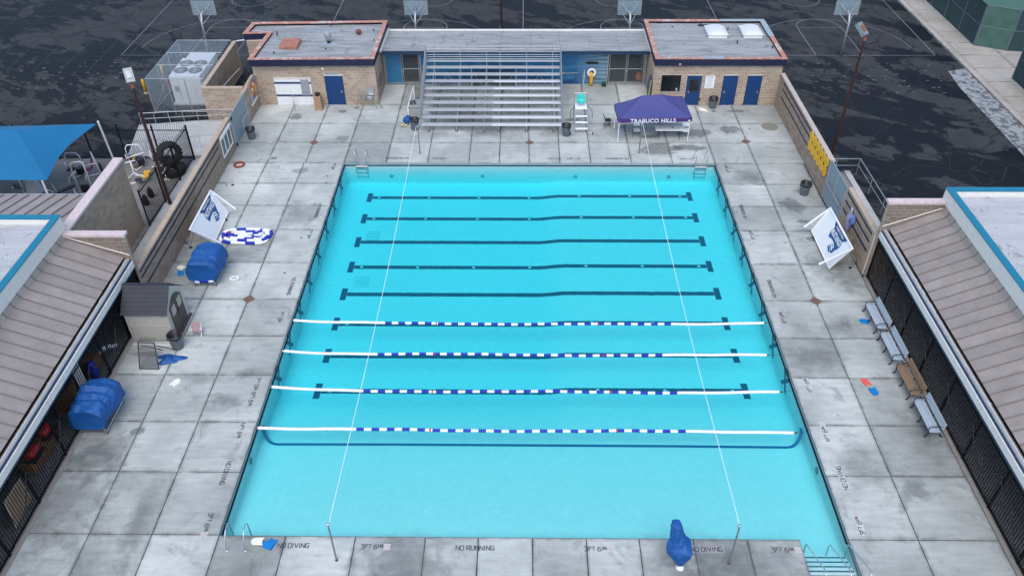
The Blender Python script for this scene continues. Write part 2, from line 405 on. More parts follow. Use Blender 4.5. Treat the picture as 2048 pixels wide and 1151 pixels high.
    def slabpoly(s, pts, th):
        """thin solid from a planar 3-D polygon, thickened along its normal"""
        P = [Vector(p) for p in pts]; nrm = (P[1] - P[0]).cross(P[2] - P[0]).normalized(); n = len(P)
        return s.add([p - nrm*th for p in P] + P, [tuple(range(n))[::-1], tuple(range(n, 2*n))] + [(i, (i + 1) % n, n + (i + 1) % n, n + i) for i in range(n)])
    def grid(s, fn, nu, nv, th=0):
        vs_ = [fn(i/nu, j/nv) for j in range(nv + 1) for i in range(nu + 1)]
        fs = [(j*(nu + 1) + i, j*(nu + 1) + i + 1, (j + 1)*(nu + 1) + i + 1, (j + 1)*(nu + 1) + i) for j in range(nv) for i in range(nu)]
        return s.add(vs_, fs)
    def mesh(s, name, m, smooth=False):
        me = bpy.data.meshes.new(name); me.from_pydata(s.v, [], s.f); me.update()
        if m: me.materials.append(m)
        if smooth:
            for p in me.polygons: p.use_smooth = True
        return me
    def build(s, name, m, parent=None, smooth=False, local=False):
        if parent is not None and not local:
            o = offs(parent); s.v = [(a - o.x, b - o.y, c - o.z) for a, b, c in s.v]
        return link(name, s.mesh(name, m, smooth), parent)

def link(name, me, parent=None, loc=None, rot=None):
    o = bpy.data.objects.new(name, me); COL.objects.link(o); o.parent = parent
    if loc is not None: o.location = loc
    if rot is not None: o.rotation_euler = rot
    return o
def thing(name, label, cat, loc=(0, 0, 0), rz=0.0, group=None):
    o = link(name, None, None, loc, (0, 0, rz)); o.empty_display_size = .2
    return tag(o, label, cat, group)
def tag(o, label, cat, group=None):
    o['label'] = label; o['category'] = cat
    if group: o['group'] = group
    return o
def struct(o): o['kind'] = 'structure'; return o
def stuff(o): o['kind'] = 'stuff'; return o
def copy_tree(o, parent=None):
    c = o.copy(); COL.objects.link(c); c.parent = parent
    for ch in list(o.children): copy_tree(ch, c)
    return c
def B(name, m, parent, x0, x1, y0, y1, z0, z1, ch=0, local=False):
    return MB().box(x0, x1, y0, y1, z0, z1, ch).build(name, m, parent, local=local)
def text_mesh(txt, size, th=.004, bold=0.0, spacing=1.0):
    cu = bpy.data.curves.new('txt', 'FONT'); cu.body = txt; cu.size = size; cu.extrude = th/2; cu.align_x = 'CENTER'; cu.align_y = 'CENTER'; cu.offset = bold; cu.space_character = spacing
    cu.resolution_u = 3
    o = bpy.data.objects.new('txt', cu); COL.objects.link(o)
    dg = bpy.context.evaluated_depsgraph_get(); me = bpy.data.meshes.new_from_object(o.evaluated_get(dg))
    bpy.data.objects.remove(o); bpy.data.curves.remove(cu); return me
def frame_rot(ux, uy):
    ux, uy = Vector(ux).normalized(), Vector(uy).normalized(); uz = ux.cross(uy).normalized(); uy = uz.cross(ux)
    return Matrix((ux, uy, uz)).transposed().to_euler()

# blocks ------------------------------------------------------------
BCACHE = {}
def block_wall(parent, origin, ux, nrm, length, height, m=BLOCK, openings=(), cap=300, bl=.406, bh=.203, name='block', gap=.017, proud=.012, z0=0.0, topfn=None):
    """running-bond blocks on the plane origin + ux*u + z, standing proud of a mortar body along nrm"""
    ux, nrm = Vector(ux), Vector(nrm); origin = Vector(origin); base = offs(parent)
    pieces = []
    nr = int(math.ceil(height/bh - 1e-6))
    for r in range(nr):
        za, zb = r*bh, min((r + 1)*bh, height)
        if zb - za < .04: continue
        u = -bl/2 if r % 2 else 0.0
        while u < length - 1e-6:
            a, b = max(u, 0), min(u + bl, length); u += bl
            spans = [(a, b)]
            for (oa, ob, oz0, oz1) in openings:
                if zb > oz0 + .02 and za < oz1 - .02:
                    ns = []
                    for (p, q) in spans:
                        if q <= oa or p >= ob: ns.append((p, q)); continue
                        if p < oa: ns.append((p, oa))
                        if q > ob: ns.append((ob, q))
                    spans = ns
            for p, q in spans:
                if q - p < .05: continue
                if topfn and za + z0 >= topfn((p + q)/2): continue
                pieces.append((p, q, za, zb))
    pieces.sort(key=lambda t: (origin + ux*((t[0] + t[1])/2) + Vector((0, 0, t[2])) - Vector(cam.matrix_world.translation)).length)
    extra = MB()
    rot = math.atan2(ux.y, ux.x)
    sgn = 1 if ux.cross(Vector((0, 0, 1))).dot(nrm) > 0 else -1
    for i, (p, q, za, zb) in enumerate(pieces):
        L, H = q - p - gap, zb - za - gap
        c = origin + ux*((p + q)/2) + Vector((0, 0, z0 + (za + zb)/2))
        if i < cap:
            key = (round(L, 3), round(H, 3), m.name, round(proud, 3), sgn)
            if key not in BCACHE:
                mb = MB(); t = proud; e = .006
                x, z = L/2, H/2; y0_, y1_ = .03*sgn, -t*sgn
                mb.add([(-x, y0_, -z), (x, y0_, -z), (x, y0_, z), (-x, y0_, z), (-x, y1_ + e*sgn, -z), (x, y1_ + e*sgn, -z), (x, y1_ + e*sgn, z), (-x, y1_ + e*sgn, z),
                        (-x + e, y1_, -z + e), (x - e, y1_, -z + e), (x - e, y1_, z - e), (-x + e, y1_, z - e)],
                       [(8, 9, 10, 11), (4, 5, 9, 8), (5, 6, 10, 9), (6, 7, 11, 10), (7, 4, 8, 11), (0, 1, 5, 4), (1, 2, 6, 5), (2, 3, 7, 6), (3, 0, 4, 7)])
                BCACHE[key] = mb.mesh('block', m)
            j = Vector((0, 0, 0)) + nrm*random.uniform(-.003, .004)
            link(name, BCACHE[key], parent, c - base + j, (0, 0, rot))
        else:
            extra.obox(c - base + nrm*(proud/2 - .01), ux, nrm, (0, 0, 1), L/2, proud/2 + .01, H/2)
    if extra.v: stuff(extra.build(name, m, parent, local=True))

# ------------------------------------------------------------------ ground
gm = MB(); gm.add([(-400, -300, -.12), (400, -300, -.12), (400, 500, -.12), (-400, 500, -.12)], [(0, 1, 2, 3)])
# the ground sheet leaves a hole for the pool basin
gm = MB()
xs, ys = [-400, -14, 14, 400], [-300, -4, 28, 500]
for i in range(3):
    for j in range(3):
        if i == 1 and j == 1: continue
        gm.add([(xs[i], ys[j], -.12), (xs[i+1], ys[j], -.12), (xs[i+1], ys[j+1], -.12), (xs[i], ys[j+1], -.12)], [(0, 1, 2, 3)])
ground = struct(gm.build('ground', ASPH))

PX, PL = 11.45, 26.55      # pool half width, length
# deck: base body and one slab per pour
dk = MB()
for (x0, x1, y0, y1) in [(-18.75, -PX - .02, -6, 34.4), (PX + .02, 17.0, -6, 34.4), (-PX - .02, PX + .02, PL + .02, 34.4), (-PX - .02, 9.70, -6, -.02), (-10.4, 8.6, 34.4, 38.2)]:
    dk.box(x0, x1, y0, y1, -.30, -.03)
deck = struct(dk.build('pool_deck', M('deck_joint', (.03, .032, .034), .9)))
SL = {}
def slab(x0, x1, y0, y1, m=CONC, parent=deck, z=0.0, name='concrete_slab', g=.016):
    mb = MB(); a, b, c, d = x0 + g, x1 - g, y0 + g, y1 - g; e = .008
    mb.add([(a, c, z - .03), (b, c, z - .03), (b, d, z - .03), (a, d, z - .03), (a, c, z - e), (b, c, z - e), (b, d, z - e), (a, d, z - e), (a + e, c + e, z), (b - e, c + e, z), (b - e, d - e, z), (a + e, d - e, z)],
           [(8, 9, 10, 11), (4, 5, 9, 8), (5, 6, 10, 9), (6, 7, 11, 10), (7, 4, 8, 11), (0, 1, 5, 4), (1, 2, 6, 5), (2, 3, 7, 6), (3, 0, 4, 7)])
    return mb.build(name, m, parent)
ROWS = [-6, -2.9, 0.03, 2.87, 5.46, 8.2, 10.75, 13.43, 16.4, 19.4, 21.78, 24.15, 26.55]
for j in range(len(ROWS) - 1):
    y0, y1 = ROWS[j], ROWS[j + 1]
    slab(-18.75, -16.25, y0, y1); slab(-16.25, -13.93, y0, y1); slab(-13.93, -PX, y0, y1)
    slab(PX, 13.97, y0, y1); slab(13.97, 16.86, y0, y1)
for y0, y1 in ((-6, -2.9), (-2.9, 0.0)):
    for x0, x1 in zip([-PX, -9.0, -6.45, -3.9, -1.97, 0, 1.95, 3.87, 5.82, 7.78], [-9.0, -6.45, -3.9, -1.97, 0, 1.95, 3.87, 5.82, 7.78, 9.70]): slab(x0, x1, y0, y1)
FC = [-PX, -8.85, -6.29, -3.72, -1.85, 0, 1.9, 3.8, 6.3, 8.85, PX]
for j, (y0, y1) in enumerate([(26.55, 29.1), (29.1, 31.68), (31.68, 34.4)]):
    for x0, x1 in [(-18.75, -16.22), (-16.22, -13.85), (-13.85, -PX)] + list(zip(FC[:-1], FC[1:])) + [(PX, 13.95), (13.95, 17.0)]: slab(x0, x1, y0, y1)
for x0, x1 in zip([-10.4] + FC[1:-2], FC[1:-2] + [8.6]): slab(x0, x1, 34.4, 38.2)
for (x, y) in [(-13.9, 13.42), (-13.82, 29.08), (0.03, 29.12), (13.97, 13.45), (13.9, 29.3)]:
    MB().prism([(x - .33, y), (x, y - .33), (x + .33, y), (x, y + .33)], -.01, .004).build('diamond_tile', TERRA, deck)
# drain grates
for (x, y) in [(-12.2, 25.0), (-12.3, 21.9), (-12.4, 18.6), (-12.6, 15.5), (-12.1, 24.2), (14.5, 31.0), (-18.0, 23.9)]:
    MB().lathe([(.06, 0), (.06, .004), (.045, .005)], (x, y, 0), 10).build('drain_grate', BLACKP, deck)

# damp patches: wet concrete, each with its own outline
def patch(x, y, rx, ry, rot=0.0, z=.0015, m=DAMP):
    n = 20; pts = [(1.35*math.cos(2*math.pi*i/n), 1.35*math.sin(2*math.pi*i/n), 0) for i in range(n)]
    o = link('damp_patch', MB().add(pts, [tuple(range(n))]).mesh('damp_patch', m), deck, (x, y, z), (0, 0, R(rot))); o.scale = (rx, ry, 1); return o
zz = 0
for (x, y, rx, ry, a) in [(8.3, 28.3, 1.9, 1.1, 0), (10.9, 30.4, 1.9, .8, 5), (10.2, 28.5, 1.4, .6, 0), (13.3, 30.9, .9, .9, 20), (7.8, 29.9, 1.1, .35, 0), (14.1, 33.5, .9, .3, 0), (12.6, 33.5, .3, .3, 0),
    (15.0, 21.9, 1.0, 1.1, 0), (15.3, 18.7, .5, .4, 0), (15.2, 20.3, .5, .25, 0), (-15.8, 32.6, .6, .7, 0), (-12.7, 33.4, .45, .3, 0), (-11.9, 33.9, .3, .25, 0), (-12.0, 29.6, .6, .55, 0), (-13.9, 25.6, .8, .4, 0), (-15.9, 27.1, .4, .25, 0), (14.7, 2.25, .65, .75, 0), (-16.3, 4.9, .5, .35, 30), (-17.6, 9.5, 1.1, .3, 0), (3.0, 32.2, .8, .3, 0)]:
    patch(x, y, rx, ry, a, .0015 + .0002*(zz % 8)); zz += 1
for (x, y, rx, ry, a) in [(-17.6, 1.4, 2.2, 2.6, 0), (-16.9, -1.4, 3.0, 1.8, 0), (-17.4, 3.8, 1.4, 1.6, 0), (-14.6, .4, .6, 2.4, 0), (-17.3, 14.4, 1.9, 2.2, 0), (-16.6, 17.2, 2.6, 1.6, 0), (-14.6, 8.0, 1.6, .5, 0), (-12.9, 21.0, 1.5, 1.7, 0), (5.0, -1.6, 1.8, 2.2, 0), (7.4, -1.3, 2.6, 1.3, 0), (-4.5, -1.5, 2.2, 1.8, 0), (-10.0, -1.5, 1.8, 1.9, 0), (13.0, 3.4, 1.4, 1.2, 60), (-17.4, 19.4, 1.3, 2.0, 0), (15.6, 16.2, 1.6, 2.2, 0), (16.0, 5.0, 1.0, 2.0, 0),
    (-6.0, 30.2, 1.5, .7, 0), (-3.0, 30.4, 1.6, .7, 0), (1.6, 30.4, 1.6, .7, 0), (-4.4, 32.6, 2.6, 1.8, 0), (-.2, 32.7, 2.4, 1.8, 0), (13.4, 25.0, 1.3, 1.0, 0), (12.9, 9.4, 1.6, 1.0, 20), (-12.4, 8.3, 1.0, .35, 0), (14.9, 11.6, 1.2, .8, 0), (-13.2, 6.6, .9, .6, 0)]:
    patch(x, y, rx, ry, a, .0012 + .0002*(zz % 8), DAMPS); zz += 1
SEWER = M('mossy_drain_cover', (.22, .215, .18), .95, var=.35, vs_=9)
MB().lathe([(.55, 0), (.55, .012), (.48, .018)], (15.88, 31.3, 0), 24).build('manhole_cover', SEWER, deck)

# pool basin ---------------------------------------------------------
def floor_z(x, y):
    t = min(max((x - .4)/1.6, 0), 1); t = t*t*(3 - 2*t); deep = -1.50 + .14*t
    if y >= 8.0: z = deep
    elif y >= 5.2: z = -1.06 + (deep + 1.06)*((y - 5.2)/2.8)
    else: z = -.86 - .20*(y/5.2)
    return z
def cove(x, y, r=.12):
    d = min(PX - abs(x), PL - y); d0 = y if x < 9.7 else 9
    d = min(d, d0)
    if d >= r: return 0.0
    return r - math.sqrt(max(0, r*r - (r - d)**2))
bm = MB()
NX, NY = 46, 54
cv = [0, .008, .025, .05, .08, .12, .5]
gx = [-PX + c for c in cv] + [-10.6 + 21.2*i/NX for i in range(NX + 1)] + [PX - c for c in cv[::-1]]; gy = cv + [.8 + (PL - 1.6)*j/NY for j in range(NY + 1)] + [PL - c for c in cv[::-1]]
gx = sorted(set([round(g_, 4) for g_ in gx] + [.3 + .1*i for i in range(19)]))
NX, NY = len(gx) - 1, len(gy) - 1
bm.add([(x, y, floor_z(x, y) + cove(x, y)) for y in gy for x in gx], [(j*(NX+1)+i, j*(NX+1)+i+1, (j+1)*(NX+1)+i+1, (j+1)*(NX+1)+i) for j in range(NY) for i in range(NX)])
Zt = -.235
def wallstrip(pts):
    for (a, b) in zip(pts[:-1], pts[1:]):
        bm.add([(a[0], a[1], -2), (b[0], b[1], -2), (b[0], b[1], Zt), (a[0], a[1], Zt)], [(0, 1, 2, 3)])
wallstrip([(-PX, 0), (-PX, PL), (PX, PL), (PX, -4)]); wallstrip([(9.70, -4), (9.70, 0), (-PX, 0)])
basin = struct(bm.build('pool_basin', PLAST, None, True))
basin_edge = MB()
def edge(x0, y0, x1, y1, nx, ny):
    """coping face and dark overflow slot along one side; n points into the pool"""
    for (za, zb, d) in ((-.15, -.002, .0),):
        basin_edge.add([(x0 + nx*d, y0 + ny*d, za), (x1 + nx*d, y1 + ny*d, za), (x1 + nx*d, y1 + ny*d, zb), (x0 + nx*d, y0 + ny*d, zb)], [(0, 1, 2, 3)])
e_ = .006
edge(-PX + e_, 0, -PX + e_, PL, 1, 0); edge(-PX, PL - e_, PX, PL - e_, 0, -1); edge(PX - e_, PL, PX - e_, -4, -1, 0); edge(9.7 - .0, 0 + e_, -PX, e_, 0, 1)
basin_edge.build('coping_face', COPEF, basin)
sl = MB()
for (x0, y0, x1, y1) in ((-PX + e_, 0, -PX + e_, PL), (-PX, PL - e_, PX, PL - e_), (PX - e_, PL, PX - e_, 0)):
    sl.add([(x0, y0, Zt), (x1, y1, Zt), (x1, y1, -.152), (x0, y0, -.152)], [(0, 1, 2, 3)])
sl.box(-PX, -PX + .05, 0, PL, Zt - .002, Zt + .02); sl.box(PX - .05, PX, 0, PL, Zt - .002, Zt + .02)
sl.build('gutter_slot', DRAIN, basin)
# steps in the near right corner
for k in range(6):
    yk = -.02 - .245*k; zk = -.86 + .095*(k + 1)
    B('step', PLAST, basin, 9.70, PX, yk - .245 if k < 5 else -4, yk, -1.4, zk)
    if k: B('step_nosing', LINET, basin, 9.72, PX - .03, yk - .05, yk + .002, zk - .03, zk + .004)
# lane lines with T ends and inlet caps
LANES = [8.66, 10.98, 13.28, 15.62, 17.95, 20.28, 22.63, 24.92]
def strip_on_floor(x0, x1, y0, y1, n, dz=.008, closedp=None):
    mb = MB()
    mb.grid(lambda u, v: (x0 + (x1 - x0)*u, y0 + (y1 - y0)*v + .018*mnoise.noise(Vector((u*90, v*9 + y0, 2.0))), floor_z(x0 + (x1 - x0)*u, (y0 + y1)/2) + dz), n, 1); return mb
for y in LANES:
    ln = strip_on_floor(-9.62, 9.62, y - .15, y + .15, 192).build('lane_line', LINET, basin)
    for sx in (-1, 1):
        xx = sx*9.78; zz_ = floor_z(xx, y) + .012
        MB().add([(xx - .15, y - .48, zz_), (xx + .15, y - .48, zz_), (xx + .15, y + .48, zz_), (xx - .15, y + .48, zz_)], [(0, 1, 2, 3)]).build('lane_line_end', LINET, basin)
        # wall target cross
        wx = sx*(PX - .012); cr = MB()
        for k, (a, b) in enumerate(((1, 1), (1, -1))):
            p0 = Vector((wx - sx*.004*k, y - b*.34, -.30)); p1 = Vector((wx - sx*.004*k, y + b*.34, -1.12)); d = Vector((0, .12, 0))
            cr.add([p0 - d, p0 + d, p1 + d, p1 - d], [(0, 1, 2, 3)])
        cr.build('wall_target', LINET, basin)
        B('target_cap', BLACKP, basin, wx - sx*.05, wx, y - .14, y + .14, -.24, -.06)
    for k in range(7):
        if (LANES.index(y)) % 2 == 1 and LANES.index(y) < 6: continue
        xx = -9.2 + 18.4*k/6
        MB().lathe([(.09, 0), (.09, .01), (.05, .018)], (xx, y, floor_z(xx, y) + .010), 12).build('inlet_cap', WHITEP, basin)
for (xx, yy) in [(-9.55, 1.8), (-6.85, 1.8), (-4.12, 1.78), (-1.4, 1.8), (1.35, 1.8), (4.1, 1.8), (6.85, 1.82), (9.6, 1.85), (-8.9, 5.9), (-6.2, 5.9), (7.6, 5.9), (4.9, 5.9)]:
    MB().lathe([(.07, 0), (.07, .01), (.04, .016)], (xx, yy, floor_z(xx, yy) + .004), 12).build('inlet_cap', M('bright_inlet', (.97, .97, .96), .4, var=.01), basin)
for (xx, yy) in [(-9.0, 20.9), (-9.0, 16.7)]:
    g_ = MB()
    for i in range(6): g_.box(xx - .4, xx + .4, yy - .45 + i*.16, yy - .41 + i*.16, floor_z(xx, yy) + .004, floor_z(xx, yy) + .02)
    g_.build('floor_drain', M('pale_drain', (.45, .62, .66), .6), basin)
for (xx) in (-8.6, -2.9, 2.9, 8.7): MB().lathe([(.12, -.012), (.12, 0)], (xx, PL - .01, -.95), 16, 'Y').build('pool_light', M('pool_light_rim', (.34, .46, .48), .5), basin)
for sx, yy in ((-1, 3.9), (1, 3.6)): MB().lathe([(.16, 0), (.13, .02)], (sx*(PX - .02), yy, -.60), 16, 'X').build('pool_light', COPEF, basin)
# slope break line with its turned-up ends
pts = []
for i in range(9):
    t = i/8*math.pi/2; pts.append((-PX + .03 + .9*(1 - math.cos(t))*.8, 5.95 - .75*math.sin(t) - .05))
bl = MB(); path = pts + [(-6, 5.18), (0, 5.18), (6, 5.18)] + [(-p[0], p[1]) for p in pts[::-1]]
prev = None
for i, (x, y) in enumerate(path):
    a = path[max(i-1, 0)]; b = path[min(i+1, len(path)-1)]; d = Vector((b[0]-a[0], b[1]-a[1])).normalized(); nrm = Vector((-d.y, d.x))*.065
    z = floor_z(x, y) + .012 + (.5*max(0, (abs(x) - (PX - .55))/.55)**2)
    bl.v += [(x + nrm.x, y + nrm.y, z), (x - nrm.x, y - nrm.y, z)]
    if i: bl.f.append((2*i - 2, 2*i - 1, 2*i + 1, 2*i))
bl.build('slope_line', BLUELINE, basin)
# water
wm = MB()
wm.prism([(-PX - .03, -.006), (9.69, -.006), (9.69, -4.05), (PX + .03, -4.05), (PX + .03, PL + .03), (-PX - .03, PL + .03)], -2.1, -.20)
water = struct(wm.build('water', WATER))

# deck lettering ------------------------------------------------------
GL = {'N': [[(0, 0), (0, 1.5), (1, 0), (1, 1.5)]], 'O': [[(.15, 0), (0, .2), (0, 1.3), (.15, 1.5), (.85, 1.5), (1, 1.3), (1, .2), (.85, 0), (.15, 0)]], 'D': [[(0, 0), (0, 1.5), (.8, 1.5), (1, 1.3), (1, .2), (.8, 0), (0, 0)]],
      'I': [[(.5, 0), (.5, 1.5)]], 'V': [[(0, 1.5), (.5, 0), (1, 1.5)]], 'G': [[(1, 1.5), (.15, 1.5), (0, 1.3), (0, .2), (.15, 0), (1, 0), (1, .7), (.5, .7)]], 'R': [[(0, 0), (0, 1.5), (1, 1.5), (1, .75), (0, .75)], [(.4, .75), (1, 0)]],
      'U': [[(0, 1.5), (0, .2), (.15, 0), (.85, 0), (1, .2), (1, 1.5)]], 'F': [[(0, 0), (0, 1.5), (1, 1.5)], [(0, .8), (.8, .8)]], 'T': [[(.5, 0), (.5, 1.5)], [(0, 1.5), (1, 1.5)]],
      '3': [[(0, 1.5), (1, 1.5), (.4, .85), (1, .7), (1, .2), (.85, 0), (0, 0)]], '6': [[(.9, 1.5), (.1, 1.2), (0, .2), (.15, 0), (.85, 0), (1, .2), (1, .8), (0, .8)]], '4': [[(.8, 0), (.8, 1.5)], [(.1, 1.5), (0, .55), (1, .55)]],
      '7': [[(0, 1.5), (1, 1.5), (.3, 0)]], '0': [[(.15, 0), (0, .2), (0, 1.3), (.15, 1.5), (.85, 1.5), (1, 1.3), (1, .2), (.85, 0), (.15, 0)]]}
def lettering(txt, x, y, ux, h=.17, small=None, tile=False, ban=False, fade=False):
    ux = Vector((*ux, 0)); uy = Vector((-ux.y, ux.x, 0)); s = h/1.5
    mb = MB(); cur = 0; k = 0; st = .23
    w_ = []
    for ch in txt:
        if ch == ' ': w_.append(.55); continue
        f = .68 if ch.islower() else 1.0
        w_.append((.3 if ch.upper() == 'I' else 1.0)*f + .36)
    tot = sum(w_); cur = -tot/2; o = Vector((x, y, .004))
    for ch, cw in zip(txt, w_):
        if ch != ' ':
            f = .68 if ch.islower() else 1.0
            for pl in GL[ch.upper()]:
                for (a, b) in zip(pl[:-1], pl[1:]):
                    if ch.upper() == 'I': a, b = (.12, a[1]), (.12, b[1])
                    A = Vector((cur + a[0]*f, a[1]*f + (1 - f)*1.5 - .75)); C = Vector((cur + b[0]*f, b[1]*f + (1 - f)*1.5 - .75)); d = (C - A).normalized(); n_ = Vector((-d.y, d.x))*st/2; e2 = d*st*.45
                    q = [A - e2 - n_, C + e2 - n_, C + e2 + n_, A - e2 + n_]
                    mb.add([o + ux*(p.x*s) + uy*(p.y*s) + Vector((0, 0, .0003*k)) for p in q], [(0, 1, 2, 3)]); k = (k + 1) % 40
        cur += cw
    mk = mb.build('depth_marking', TEXTC, deck)
    if tile:
        a, b = tot/2*s + .03, h*.72
        MB().add([o + ux*sx*a + uy*sy*b - Vector((0, 0, .002)) for sx, sy in ((-1, -1), (1, -1), (1, 1), (-1, 1))], [(0, 1, 2, 3)]).build('marking_tile', TILEW, mk)
    if ban:
        c = o + ux*(tot/2*s + .13)
        MB().add([c + ux*sx*.11 + uy*sy*.12 + Vector((0, 0, .0005)) for sx, sy in ((-1, -1), (1, -1), (1, 1), (-1, 1))], [(0, 1, 2, 3)]).build('no_diving_tile', TILEW, mk)
        rg = MB(); n = 16
        for i in range(n):
            t0, t1 = 2*math.pi*i/n, 2*math.pi*(i+1)/n
            rg.add([c + ux*(r*math.cos(t)) + uy*(r*math.sin(t)) + Vector((0, 0, .004)) for r, t in ((.07, t0), (.09, t0), (.09, t1), (.07, t1))], [(0, 1, 2, 3)])
        rg.add([c + ux*p[0] + uy*p[1] + Vector((0, 0, .0045)) for p in ((-.06, .045), (-.045, .06), (.06, -.045), (.045, -.06))], [(0, 1, 2, 3)]); rg.build('no_diving_symbol', REDMK, mk)
    return mk
E3, E4, E6, E7 = '3ft 6in', '4ft 6in', '6ft 6in', '7ft 0in'
nr_, sd_, fr_, rr_ = (1, 0), (0, -1), (-1, 0), (0, 1)
for (t, x, y, ban, tile) in [('NO DIVING', -8.62, -.40, 0, 0), (E3, -5.78, -.42, 1, 0), ('NO RUNNING', -2.05, -.44, 0, 0), (E3, 2.28, -.44, 1, 0), ('NO DIVING', 6.26, -.42, 0, 1), (E3, 8.98, -.42, 1, 0)]: lettering(t, x, y, nr_, .175, ban=ban, tile=tile)
for (t, y, ban) in [(E3, .55, 1), ('NO DIVING', 2.8, 0), (E4, 4.98, 1), (E6, 6.75, 0), (E7, 7.65, 0), (E7, 12.1, 0), ('NO RUNNING', 14.4, 0), (E7, 18.95, 0), ('NO RUNNING', 21.2, 0), (E7, 26.1, 0)]: lettering(t, -12.02, y, sd_, .175, ban=ban)
for (t, y, ban, tile) in [(E3, .62, 1, 1), ('NO DIVING', 2.8, 0, 1), (E4, 5.0, 1, 1), (E6, 7.75, 0, 1), (E6, 12.2, 0, 0), ('NO RUNNING', 14.4, 0, 0), (E6, 19.0, 0, 0), ('NO RUNNING', 21.3, 0, 0), (E6, 25.9, 0, 0)]: lettering(t, 12.05, y, rr_, .175, ban=ban, tile=tile)
for (t, x) in [('NO RUNNING', -8.2), (E7, -5.62), (E7, 1.6), (E6, 2.75), ('NO RUNNING', 5.45), (E6, 9.75)]: lettering(t, x, 27.1, fr_, .18)

# ------------------------------------------------------------------ asphalt court markings, kerb, pavement
courts = struct(link('court_markings', None)); zc = -.116
def line(pts, wd=.05, m=PAINTL, closed=False, z=zc, name='painted_line'):
    mb = MB(); P = [Vector((*p, 0)) for p in pts]; n = len(P)
    for i, p in enumerate(P):
        a = P[i-1] if (i or closed) else p; b = P[(i+1) % n] if (i < n-1 or closed) else p; d = (b - a).normalized(); q = Vector((-d.y, d.x, 0))*wd/2
        mb.v += [(p.x + q.x, p.y + q.y, z), (p.x - q.x, p.y - q.y, z)]
        if i: mb.f.append((2*i - 2, 2*i - 1, 2*i + 1, 2*i))
    if closed: mb.f.append((2*n - 2, 2*n - 1, 1, 0))
    return mb.build(name, m, courts)
def arc(cx, cy, r, a0, a1, n=24): return [(cx + r*math.cos(R(a0 + (a1 - a0)*i/n)), cy + r*math.sin(R(a0 + (a1 - a0)*i/n))) for i in range(n + 1)]
for k, cx in enumerate((-24.6, -8.5, 7.8, 24.0)):
    z = zc + .001*k
    line([(cx - 7.2, 43.0), (cx + 7.3, 43.0)], .05, z=z); line([(cx - 1.8, 43.04), (cx - 1.8, 48.6)] + arc(cx, 48.6, 1.8, 180, 0) + [(cx + 1.8, 43.04)], .06, z=z + .0003)
    line(arc(cx, 44.4, 6.0, 180, 0), .05, z=z + .0006); line([(cx - 1.78, 48.6), (cx + 1.78, 48.6)], .05, z=z + .0009)
    line(arc(cx, 55.2, 1.8, 0, 360), .05, z=z + .0004)
for k, cx in enumerate((-31.7, -16.4, -2.3, -.4, 15.9, 31.35)): line([(cx, 43.06), (cx, 66)], .06, z=zc + .0052)
for i in range(16): line([(-52 + i*2.1, 40), (-52 + i*2.1, 64)], .04, PAINTB, z=zc + .0058)
for i in range(13): line([(-56, 42.0 + i*1.5), (-19.5, 42.0 + i*1.5)], .04, PAINTB, z=zc + .0064)
rnd = random.Random(4)
for r_ in range(6):         # stencilled number rows worn to scraps
    for i in range(9):
        for (bx, by) in ((20.5, 36.6), (-39.0, 37.0)):
            x = bx + i*1.15 + rnd.uniform(-.4, .4); y = by + r_*.95 + rnd.uniform(-.2, .2)
            line([(x, y), (x + rnd.uniform(.08, .28), y + rnd.uniform(-.05, .05))], rnd.uniform(.03, .08), z=zc + .007, name='stencil_mark')
TAR = M('dark_crack_seal', (.008, .009, .011), .8)
rnd = random.Random(12)
CR = [[(24.73, 33.05), (26.08, 31.23), (27.15, 29.82), (28.16, 28.79), (30.11, 26.05)], [(21.94, 29.87), (22.81, 30.74), (23.77, 31.63), (24.43, 32.12), (25.06, 32.77)], [(20.5, 24.74), (21.98, 25.32), (22.94, 26.14), (23.57, 26.61), (24.87, 26.44), (26.56, 25.74), (27.7, 26.63), (28.63, 27.72)],
      [(26.84, 25.68), (26.75, 24.77), (26.65, 24.21), (28.23, 24.78), (29.15, 26.34), (28.58, 27.6)], [(21.06, 24.19), (21.24, 23.86), (21.63, 23.32), (22.19, 23.1), (23.04, 23.59)], [(25.65, 26.03), (26.27, 27.72), (26.44, 28.59)], [(22.47, 35.44), (22.49, 33.34), (22.72, 32.47), (24.89, 32.48)], [(19.89, 36.21), (20.16, 34.67), (20.85, 33.48)], [(29.15, 26.34), (29.89, 26.76), (30.36, 26.58)], [(23.93, 48.11), (23.52, 44.55), (24.23, 42.37)],
      [(-39.33, 39.23), (-37.58, 40.29), (-35.81, 42.29), (-33.67, 42.77), (-31.02, 42.49), (-28.36, 43.25)], [(-35.18, 33.4), (-35.23, 36.48), (-34.71, 38.13), (-34.16, 39.41), (-32.13, 41.38)], [(-37.34, 35.29), (-36.3, 36.08), (-34.33, 36.09)], [(-31.37, 41.38), (-30.89, 42.86), (-31.19, 44.51), (-32.18, 45.0)], [(-30.54, 32.68), (-30.08, 34.92), (-29.49, 36.1), (-28.64, 36.9)], [(-41.29, 48.1), (-38.08, 46.52), (-34.79, 45.5), (-31.85, 45.2)],
      [(18.0, 45.0), (19.5, 47.2), (22.0, 48.0), (26.0, 47.2), (29.5, 49.0)], [(-16.0, 44.5), (-12.5, 45.8), (-10.0, 45.1), (-5.5, 46.6), (-1.0, 45.8), (4.0, 47.0), (9.0, 46.1)]]
